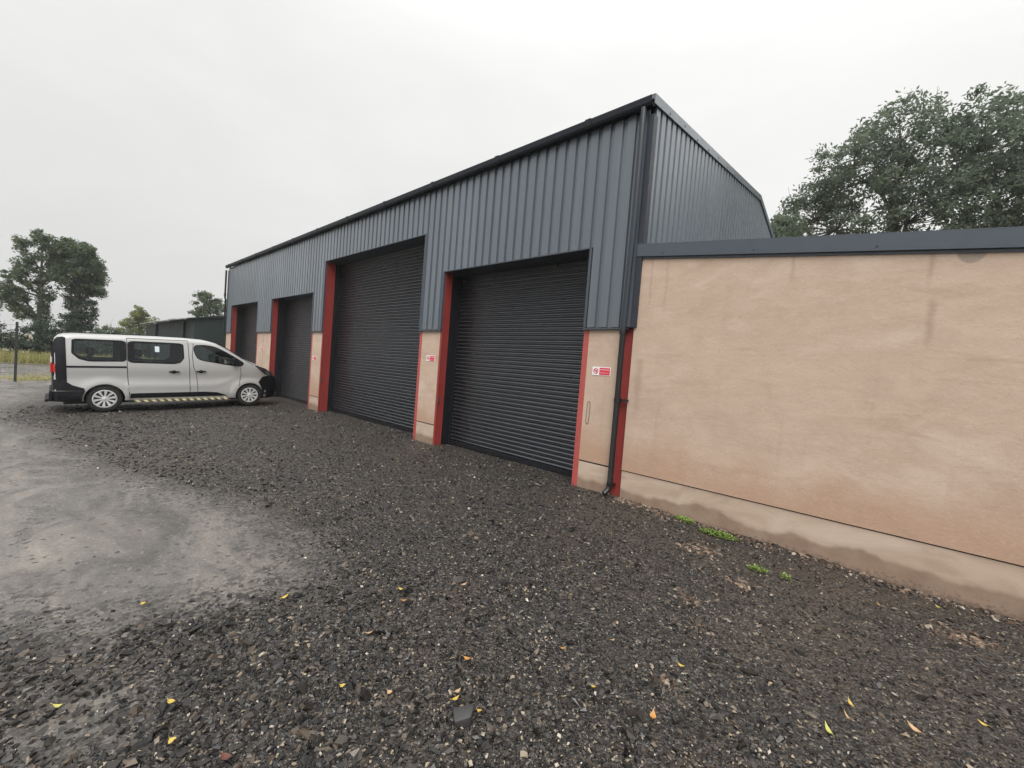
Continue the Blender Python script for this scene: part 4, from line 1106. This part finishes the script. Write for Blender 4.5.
def tree(name, label, cat, loc, blobs, nclump, per, leaf, lmat, trunk_r, stems=None, seed=0, group=None, clump_r=0.5, shell=0.45, fork=0.35, droop=0.0, bare=0):
    """blobs: (x, y, z, rx, ry, rz, weight) relative to loc. Trunk and limbs reach into every blob, twigs to every clump."""
    r_ = np.random.default_rng(seed)
    root = empty(name, loc, label, cat, group)
    local_root(root)
    bl = np.array(blobs, float); wts = bl[:, 6] / bl[:, 6].sum()
    which = r_.choice(len(bl), nclump, p=wts)
    d = r_.normal(0, 1, (nclump, 3)); d /= np.linalg.norm(d, axis=1)[:, None]
    rad = r_.random(nclump) ** shell
    cen = bl[which, :3] + d * rad[:, None] * bl[which, 3:6]
    cen[:, 2] = np.maximum(cen[:, 2], 0.25)
    top = bl[:, 2].max(); mb = MB()
    stems = stems or [(0, 0)]
    segs = []
    for sx, sy in stems:
        tgt = bl[np.argmin(np.hypot(bl[:, 0] - sx, bl[:, 1] - sy) - bl[:, 2] * 0.15)]
        H_ = tgt[2] + tgt[5] * 0.5
        pts = [Vector((sx * 0.8, sy * 0.8, -0.3))]
        for f in (0.12, 0.3, 0.5, 0.7, 0.9, 1.0):
            pts.append(Vector((sx * 0.8 + (tgt[0] - sx * 0.8) * f ** 1.5 + r_.normal(0, 0.05) * H_ * 0.15, sy * 0.8 + (tgt[1] - sy * 0.8) * f ** 1.5 + r_.normal(0, 0.05) * H_ * 0.15, H_ * f)))
        rads = [trunk_r * q for q in (1.35, 1.0, 0.85, 0.68, 0.45, 0.2, 0.06)]
        mb.tube(pts, rads, 9); segs += list(zip(pts[2:], rads[2:]))
    limb_pts = list(segs)
    for q in bl:
        # limb from the nearest lower trunk point to the blob
        c = Vector(q[:3]); lo = [s for s in segs if s[0].z < c.z - 0.15 * q[5]] or segs[:1]
        p0, r0 = min(lo, key=lambda s: (s[0] - c).length + 0.5 * abs(c.z - s[0].z - (s[0] - c).length * 0.7))
        if (c - p0).length < 0.3: continue
        mid = p0.lerp(c, 0.5) + Vector(r_.normal(0, 0.08, 3)) * (c - p0).length; mid.z += 0.08 * (c - p0).length
        P_ = [p0, p0.lerp(mid, 0.5), mid, mid.lerp(c, 0.55), c]; Rr = [r0 * 0.7, r0 * 0.55, r0 * 0.42, r0 * 0.3, r0 * 0.15]
        mb.tube(P_, Rr, 7); limb_pts += list(zip(P_[1:], Rr[1:]))
    LPt = np.array([p[0][:] for p in limb_pts])
    for i in range(nclump):
        dd = np.linalg.norm(LPt - cen[i], axis=1) + np.maximum(0, LPt[:, 2] - cen[i, 2]) * 1.2; j = int(np.argmin(dd)); p0 = Vector(LPt[j]); c = Vector(cen[i])
        mid = p0.lerp(c, 0.55) + Vector(r_.normal(0, 0.07, 3)) * (c - p0).length
        rr0 = max(0.012, min(limb_pts[j][1] * 0.5, trunk_r * 0.16)); mb.tube([p0, mid, c], [rr0, rr0 * 0.6, rr0 * 0.25], 4, cap=False)
        if i < bare:
            e = c + Vector((r_.normal(0, 0.3), r_.normal(0, 0.3), r_.uniform(0.5, 1.1))); mb.tube([c, c.lerp(e, 0.5), e], [rr0 * 0.5, rr0 * 0.35, 0.006], 4, cap=False)
    mb.build('trunk', M['bark'], root, smooth=60)
    prr = np.maximum(3, (per * r_.uniform(0.45, 1.55, nclump)).astype(int)); cr = clump_r * r_.uniform(0.6, 1.35, nclump)
    Vv, Ff = leaves(cen, cr, prr, leaf, r_)
    np_mesh('crown', Vv, Ff, lmat, parent=root)
    return root


# big tree behind the lean-to
tree('broadleaf_tree', 'large wind-blown ash green tree rising behind the lean-to cap, at the right edge', 'tree', (4.2, 19.5, -0.2),
     [(-4.2, 0, 10.6, 1.5, 2.0, 2.2, 1.2), (-2.9, 0, 12.7, 1.7, 2.2, 1.9, 1.4), (-1.4, 0.3, 13.8, 1.8, 2.2, 2.0, 1.4), (0.6, 0, 12.9, 1.9, 2.3, 1.9, 1.4), (2.4, 0.2, 11.4, 2.0, 2.4, 1.9, 1.4), (4.4, 0, 10.2, 2.0, 2.4, 2.0, 1.3), (6.2, 0, 9.0, 1.9, 2.2, 2.2, 1.1),
      (-0.8, -0.4, 10.4, 2.2, 2.5, 2.2, 1.5), (1.6, -0.4, 11.0, 2.2, 2.5, 2.3, 1.6), (3.9, -0.3, 9.4, 2.2, 2.5, 2.2, 1.4), (0.3, 0, 8.5, 2.6, 2.2, 1.6, 1.0), (3, 0, 8.2, 2.5, 2.2, 1.5, .9), (6.0, 0, 8.6, 2.2, 2.2, 1.8, .8)],
     820, 62, 0.100, M['leaf_ash'], 0.34, [(-1.6, 0), (2.6, 0.2), (5.2, 0.1)], 11, clump_r=0.52, shell=0.40, bare=60)
tree('thin_tree', 'small thin crowned tree with bare twigs, between the gable and the big tree', 'tree', (-3.1, 30, -0.2),
     [(0, 0, 14.2, 1.1, 1.2, 1.1, 1.3), (-1.0, 0, 13.0, 1.0, 1.2, 1.2, .8), (0.9, 0.2, 13.4, 1.2, 1.2, 1.3, 1), (0, 0, 12.2, 1.6, 1.2, 1, .8)], 110, 55, 0.12, M['leaf_olive'], 0.2, None, 12, clump_r=0.5, bare=30)

# the pair at the far left and the hedge below it
tree('slender_tree', 'tall loose leafy tree, leftmost beyond the fence post', 'tree', (-44.4, -6.25, -0.15),
     [(0.2, -0.1, 8.9, .8, .55, .8, .6), (0, -0.9, 8.2, .8, .6, .7, .6), (0, 0.45, 7.8, .8, .75, .9, .9), (0, -0.7, 7.0, .8, .85, .9, .9), (0.2, 0.55, 6.6, .8, .7, .9, .8), (0, -1.2, 6.0, .8, .75, .7, .7), (0, -0.2, 5.7, .9, .9, .9, .9),
      (0, -1.5, 5.0, .7, .7, .55, .5), (0, 0.3, 4.7, .6, .6, .7, .5), (0, -1.0, 4.4, .6, .6, .5, .6), (0, -1.5, 4.0, .6, .7, .7, .7), (0, -0.9, 3.4, .6, .6, .6, .6), (0, 0.15, 3.6, .45, .45, .9, .8), (0, 0.1, 2.3, .5, .5, 1.0, .8)],
     300, 55, 0.090, M['leaf_olive'], 0.17, None, 21, clump_r=0.34, shell=0.6)
tree('ivy_clad_tree', 'tall dense tree thick with dark ivy, directly behind the rear of the van', 'tree', (-44.0, -4.55, -0.15),
     [(-0.2, -0.6, 8.6, 1.0, .7, .8, .9), (0.4, 0.3, 8.5, .95, .8, .8, .9), (0.2, 0.9, 7.8, .9, .65, .8, .8), (0, 1.25, 6.8, .8, .5, .8, .7), (-0.4, -0.9, 7.4, .8, .6, .9, .8), (0.2, 0.3, 7.2, 1.1, .9, 1.0, 1.1), (0, 0.9, 6.0, .9, .8, .9, .9), (0, -0.6, 6.2, .9, .7, .9, .9),
      (0, 1.3, 5.6, .6, .45, .5, .35)],
     420, 58, 0.090, M['leaf_olive'], 0.2, None, 22, clump_r=0.34, shell=0.55)
# the ivy itself: a dark sleeve up the same trunk
iv = bpy.data.objects['ivy_clad_tree']; r_ = np.random.default_rng(5); nn = 260
zz_ = r_.uniform(0.2, 6.6, nn); hw_ = np.interp(zz_, [0, 2, 4.5, 6.6], [1.15, 1.0, 0.85, 0.45]); th_ = r_.uniform(0, 6.28, nn); q_ = r_.random(nn) ** 0.5
Vv, Ff = leaves(np.stack([np.cos(th_) * q_ * hw_ * 0.8, 0.25 + np.sin(th_) * q_ * hw_, zz_], -1), np.full(nn, 0.34), np.full(nn, 85), 0.075, r_)
np_mesh('ivy', Vv, Ff, M['leaf_ivy'], parent=iv)
tree('hedge', 'dark overgrown hedge along the grass beyond the fence post', 'hedge', (-43.0, -6.5, -0.2),
     [(0, q, 1.25 + 0.3 * math.sin(q * 2.1), .8, 0.9, 1.35 + 0.25 * math.sin(q * 1.3 + 1), 1) for q in np.arange(-6, 7.5, 0.8)], 560, 62, 0.085, M['leaf_ivy'], 0.06, [(0, q) for q in (-5, -3, -1, 1, 3, 5)], 23, clump_r=0.36, shell=0.5, bare=60)
tree('scrub_bush', 'low twiggy scrub showing above the roof of the van', 'bush', (-50.0, -1.6, -0.2),
     [(0, -0.8, 2.5, .7, .8, .6, 1), (0, 0.3, 2.1, .7, .9, .6, 1), (0, 1.2, 2.4, .7, .7, .6, .8)], 50, 40, 0.10, M['leaf_olive'], 0.08, None, 24, clump_r=0.35, bare=12)
tree('young_tree', 'small bright yellow green tree left of the green shed', 'tree', (-55.0, 0.35, -0.3),
     [(0, -0.2, 4.9, .8, .75, 1.0, 1), (0, 0.5, 4.1, .8, .8, .9, 1), (0, -0.9, 3.5, .8, .8, .9, 1), (0, 1.2, 3.6, .8, .6, .7, .7), (0, -1.5, 2.7, .7, .6, .6, .6), (0, 0, 2.8, .8, 1.0, .8, .7)],
     120, 55, 0.10, M['leaf_yellow'], 0.12, None, 25, clump_r=0.33, shell=0.5)
tree('small_tree', 'small olive green tree above the green shed roof, beside the workshop edge', 'tree', (-47.0, 4.4, -0.3),
     [(0, -0.3, 6.8, .8, .7, .8, 1), (0, 0.5, 6.2, .8, .8, .9, 1), (0, -0.5, 5.4, .9, .8, 1.0, 1), (0, 1.7, 6.2, .8, .7, .8, .7), (0, 1.0, 5.0, .9, 1.0, .9, .8)],
     120, 55, 0.10, M['leaf_olive'], 0.13, None, 26, clump_r=0.35, shell=0.5)

# dry grass strip
n = 26000
gx_ = rng.uniform(-42, -35.5, n); gy_ = rng.uniform(-14, 3, n)
cl_ = np.sin(gx_ * 0.9 + gy_ * 0.7) + np.sin(gy_ * 1.7 - gx_ * 0.4); k = rng.random(n) < 0.55 + 0.22 * cl_
gx_, gy_ = gx_[k], gy_[k]; n = len(gx_); gz_ = ground_z(gx_, gy_); hh = rng.uniform(0.25, 0.75, n); a = rng.uniform(0, 6.28, n); w_ = 0.02
lean_ = rng.normal(0, 0.22, (n, 2)) * hh[:, None]
Vv = np.stack([np.stack([gx_ - w_ * np.cos(a), gy_ - w_ * np.sin(a), gz_], -1), np.stack([gx_ + w_ * np.cos(a), gy_ + w_ * np.sin(a), gz_], -1), np.stack([gx_ + lean_[:, 0], gy_ + lean_[:, 1], gz_ + hh], -1)], 1).reshape(-1, 3)
M['drygrass'] = leaf_mat('dry_grass', (0.17, 0.19, 0.055), (0.29, 0.28, 0.10), (0.42, 0.37, 0.17), 0.35)
gr = np_mesh('dry_grass', Vv, np.arange(3 * n).reshape(-1, 3), M['drygrass']); tag(gr, 'strip of dry yellow grass in front of the hedge', None, kind='stuff')
n = 5000
gx_ = rng.normal(-23.5, 1.3, n); gy_ = rng.uniform(-12, 0, n); cl_ = np.sin(gx_ * 2.1 + gy_ * 1.3) + np.sin(gy_ * 2.9); k = (cl_ > 0.3); gx_, gy_ = gx_[k], gy_[k]; n = len(gx_); gz_ = ground_z(gx_, gy_); hh = rng.uniform(0.04, 0.16, n); a = rng.uniform(0, 6.28, n); w_ = 0.012
Vv = np.stack([np.stack([gx_ - w_ * np.cos(a), gy_ - w_ * np.sin(a), gz_], -1), np.stack([gx_ + w_ * np.cos(a), gy_ + w_ * np.sin(a), gz_], -1), np.stack([gx_ + rng.normal(0, .04, n), gy_ + rng.normal(0, .04, n), gz_ + hh], -1)], 1).reshape(-1, 3)
gr = np_mesh('weedy_grass', Vv, np.arange(3 * n).reshape(-1, 3), M['drygrass']); tag(gr, 'patchy weeds at the foot of the fence', None, kind='stuff')

# fence
fence = empty('wire_fence', (-21.37, -6.45, -0.12), 'dark post of a wire mesh fence at the left edge', 'fence')
M['post'] = simple('dark_green_post', (0.020, 0.026, 0.024), 0.5)
for yy in (-6.45, -9.2, -11.95):
    MB().box(-21.405, -21.335, yy - 0.035, yy + 0.035, -0.5, 2.12, 0.006).build('post', M['post'], fence)
mb = MB()
for zz in np.arange(0.0, 2.05, 0.2): mb.tube([(-21.37, -12, zz), (-21.37, -6.45, zz)], 0.0035, 4)
for yy in np.arange(-12, -6.5, 0.1): mb.tube([(-21.366, yy, -0.05), (-21.366, yy, 2.0)], 0.002, 3)
mb.build('wire_mesh', M['post'], fence)

# ------------------------------------------------------------------ loose things on the gravel
# one dark block
mb = MB().box(-0.046, 0.046, -0.036, 0.036, -0.02, 0.040, 0.012)
mb.v = [(x * (1 + 0.20 * math.sin(31 * y + 17 * z)) + 0.15 * y, y * (1 + 0.22 * math.cos(29 * x + 11 * z)), z * (1 + 2.2 * x)) for x, y, z in mb.v]
bo = mb.build('stone_block', simple('dark_block', (0.045, 0.043, 0.043), 0.45, bump=0.3, scale=20), smooth=40)
bo.location = (1.215, -4.13, float(ground_z(1.215, -4.13)) + 0.012); bo.rotation_euler = (0.1, -0.1, 0.9)
tag(bo, 'largest dark stone block lying loose on the gravel, beside yellow leaves', 'stone')

def fallen_leaf_mesh(l, w_, curl, stalk=True):
    mb = MB(); n = 6; pts = []
    for i in range(n + 1):
        f = i / n; hw = w_ * math.sin(math.pi * min(0.98, max(0.02, f)) ** 0.8) * 0.5; z = curl * (f - 0.4) ** 2 * l * 2
        pts.append([(f * l - l / 2, -hw, z + hw * 0.35), (f * l - l / 2, 0, z), (f * l - l / 2, hw, z + hw * 0.35)])
    vs = [p for r_ in pts for p in r_]
    fs = [(3 * i + j, 3 * i + j + 1, 3 * i + j + 4, 3 * i + j + 3) for i in range(n) for j in (0, 1)]
    mb.add(vs, fs)
    if stalk: mb.tube([(-l / 2, 0, pts[0][1][2]), (-l / 2 - l * 0.25, 0.004, pts[0][1][2] + 0.002)], 0.0012, 4)
    return mb


M['lf_yellow'] = simple('yellow_leaf', (0.50, 0.36, 0.075), 0.5, var=0.3, scale=30)
M['lf_orange'] = simple('orange_leaf', (0.46, 0.22, 0.055), 0.5, var=0.3, scale=30)
M['lf_tan'] = simple('tan_leaf', (0.45, 0.30, 0.16), 0.6, var=0.3, scale=30)
M['lf_green'] = simple('yellow_green_leaf', (0.42, 0.40, 0.10), 0.5, var=0.25, scale=30)
M['lf_red'] = simple('reddish_leaf', (0.12, 0.045, 0.032), 0.5, var=0.3, scale=30)
LV = [  # x, y, length, width, turn, colour, label
    (-0.89, -5.08, .085, .050, 0.4, 'yellow', 'yellow leaf lying on the pale muddy patch, left of every other leaf there'),
    (-0.39, -4.39, .075, .030, 1.4, 'yellow', 'thin yellow leaf at the right tip of the pale muddy patch'),
    (0.94, -3.85, .075, .030, 0.3, 'orange', 'orange leaf with a stalk above the dark stone block'),
    (1.08, -4.05, .050, .035, 1.3, 'tan', 'tan leaf touching the yellow leaf above the dark stone block'),
    (1.11, -4.09, .055, .034, 1.2, 'yellow', 'bright yellow leaf at the upper left corner of the dark stone block'),
    (1.25, -4.05, .045, .032, 0.2, 'yellow', 'small bright yellow leaf at the right corner of the dark stone block'),
    (1.89, -3.41, .075, .040, 1.9, 'orange', 'broad upright orange leaf in the middle of the bottom edge'),
    (1.57, -3.46, .050, .028, 0.1, 'yellow', 'small yellow leaf left of the broad orange leaf at bottom centre'),
    (1.86, -2.90, .060, .024, 0.2, 'yellow', 'yellow leaf up and right of the broad orange leaf at bottom centre'),
    (2.58, -2.81, .085, .030, 2.2, 'green', 'long yellow green leaf near the lower right, paired with a pale curled one'),
    (2.66, -2.46, .060, .030, 2.3, 'yellow', 'bright yellow leaf above the long yellow green leaf at lower right'),
    (2.65, -2.60, .070, .016, 2.4, 'tan', 'narrow pale curled leaf beside the long yellow green leaf'),
    (2.92, -2.42, .085, .035, 2.9, 'tan', 'large tan brown leaf at the lower right between two yellow leaves'),
    (3.22, -2.08, .060, .024, 2.7, 'yellow', 'yellow leaf nearest the lower right corner'),
    (1.27, -3.33, .045, .030, 0.5, 'orange', 'small orange leaf midway between the stone block and the rendered wall'),
    (0.84, -4.31, .050, .032, 0.2, 'tan', 'tan leaf left of the dark stone block'),
    (0.63, -4.46, .050, .034, 0.5, 'yellow', 'pale yellow leaf well left of the dark stone block'),
    (0.35, -4.15, .080, .028, 0.9, 'tan', 'long tan leaf in the gravel below the tip of the muddy patch'),
    (0.06, -3.73, .070, .026, 0.2, 'yellow', 'dull yellow leaf right of the muddy patch tip, topmost of a loose three'),
    (0.20, -3.80, .060, .026, 0.9, 'orange', 'orange leaf just under the dull yellow leaf right of the muddy patch'),
    (0.33, -3.33, .060, .030, 1.1, 'tan', 'tan leaf alone in the gravel in front of the nearest shutter'),
    (2.82, -0.78, .060, .022, 2.6, 'yellow', 'yellow leaf beside the foot of the rendered wall at right'),
    (3.21, -0.36, .060, .022, 2.6, 'green', 'yellow green leaf tight against the rendered wall at far right'),
    (0.17, -5.10, .055, .032, 0.6, 'yellow', 'pale yellow crumpled leaf among the coarse chips at lower left'),
    (-0.13, -5.46, .085, .022, 0.7, 'green', 'narrow greenish leaf at lower left, left of the crumpled yellow one'),
    (0.42, -5.13, .060, .038, 0.3, 'yellow', 'yellow leaf close to the lower left bottom edge'),
    (0.66, -4.99, .080, .040, 0.5, 'red', 'dark reddish leaf at the bottom edge, left of centre'),
    (1.45, -3.00, .040, .022, 1.0, 'tan', 'tiny tan leaf in the gravel straight below the downpipe'),
]
for x, y, l, w_, a, c, lab in LV:
    o = fallen_leaf_mesh(l * 0.74, w_ * 0.8, 0.6).build('fallen_leaf', M['lf_' + c], smooth=60)
    o.location = (x, y, float(ground_z(x, y)) + 0.024); o.rotation_euler = (random.uniform(-.25, .25), random.uniform(-.25, .25), a); tag(o, lab, 'leaf', 'fallen leaves on the gravel')

# weeds
M['weed'] = leaf_mat('weed_leaves', (0.10, 0.17, 0.03), (0.17, 0.27, 0.05), (0.26, 0.36, 0.09), 0.3)
def weed(x, y, rx, ry, n, lab, seed, ang=0.0):
    r_ = np.random.default_rng(seed); V_, F_ = [], []
    zz = float(ground_z(x, y)); root_z = zz
    for i in range(n):
        q = r_.random() ** 0.6; th = r_.uniform(0, 6.28); dx, dy = rx * q * math.cos(th), ry * q * math.sin(th)
        px, py = dx * math.cos(ang) - dy * math.sin(ang), dx * math.sin(ang) + dy * math.cos(ang)
        a = r_.uniform(0, 6.28); l = r_.uniform(0.016, 0.034); wd = l * 0.6; h = r_.uniform(0.018, 0.06) * (1 - 0.5 * q); up_ = r_.uniform(-0.1, 0.7)
        d = np.array([math.cos(a), math.sin(a), up_]); s_ = np.array([-math.sin(a), math.cos(a), r_.normal(0, .25)])
        c = np.array([px, py, h]); k = len(V_)
        V_ += [c, c + d * l * 0.5 + s_ * wd * 0.5, c + d * l, c + d * l * 0.5 - s_ * wd * 0.5]; F_.append((k, k + 1, k + 2, k + 3))
    o = np_mesh('weed', np.array(V_), np.array(F_), M['weed'], loc=(x, y, zz)); tag(o, lab, 'weed', 'green weeds near the rendered wall'); return o
weed(0.97, -0.12, 0.13, 0.06, 330, 'round bright green weed closest to the downpipe at the foot of the wall', 1)
weed(1.42, -0.28, 0.21, 0.085, 520, 'largest sprawling green weed in the gravel below the rendered wall', 2, 0.05)
weed(1.93, -0.93, 0.09, 0.04, 110, 'small green weed farther out from the wall than the two larger ones', 3)
weed(2.16, -0.88, 0.06, 0.04, 40, 'faint sparse green seedling, rightmost of the weeds', 4)

# ------------------------------------------------------------------ damp air over the yard
hb = MB().box(-640, 640, -640, 640, -2.0, 24.0)
hm = bpy.data.materials.new('damp_haze'); hm.use_nodes = True; t = NT(hm.node_tree); t.n.clear()
o_ = t.node('ShaderNodeOutputMaterial'); pv = t.node('ShaderNodeVolumePrincipled'); pv.inputs['Color'].default_value = (0.95, 0.96, 0.97, 1)
pv.inputs['Density'].default_value = 0.0009; pv.inputs['Anisotropy'].default_value = 0.2; t.link(pv.outputs[0], o_.inputs['Volume'])
ho = hb.build('haze', hm); tag(ho, 'thin damp haze over the yard', None, kind='stuff')
SC.cycles.volume_bounces = 0
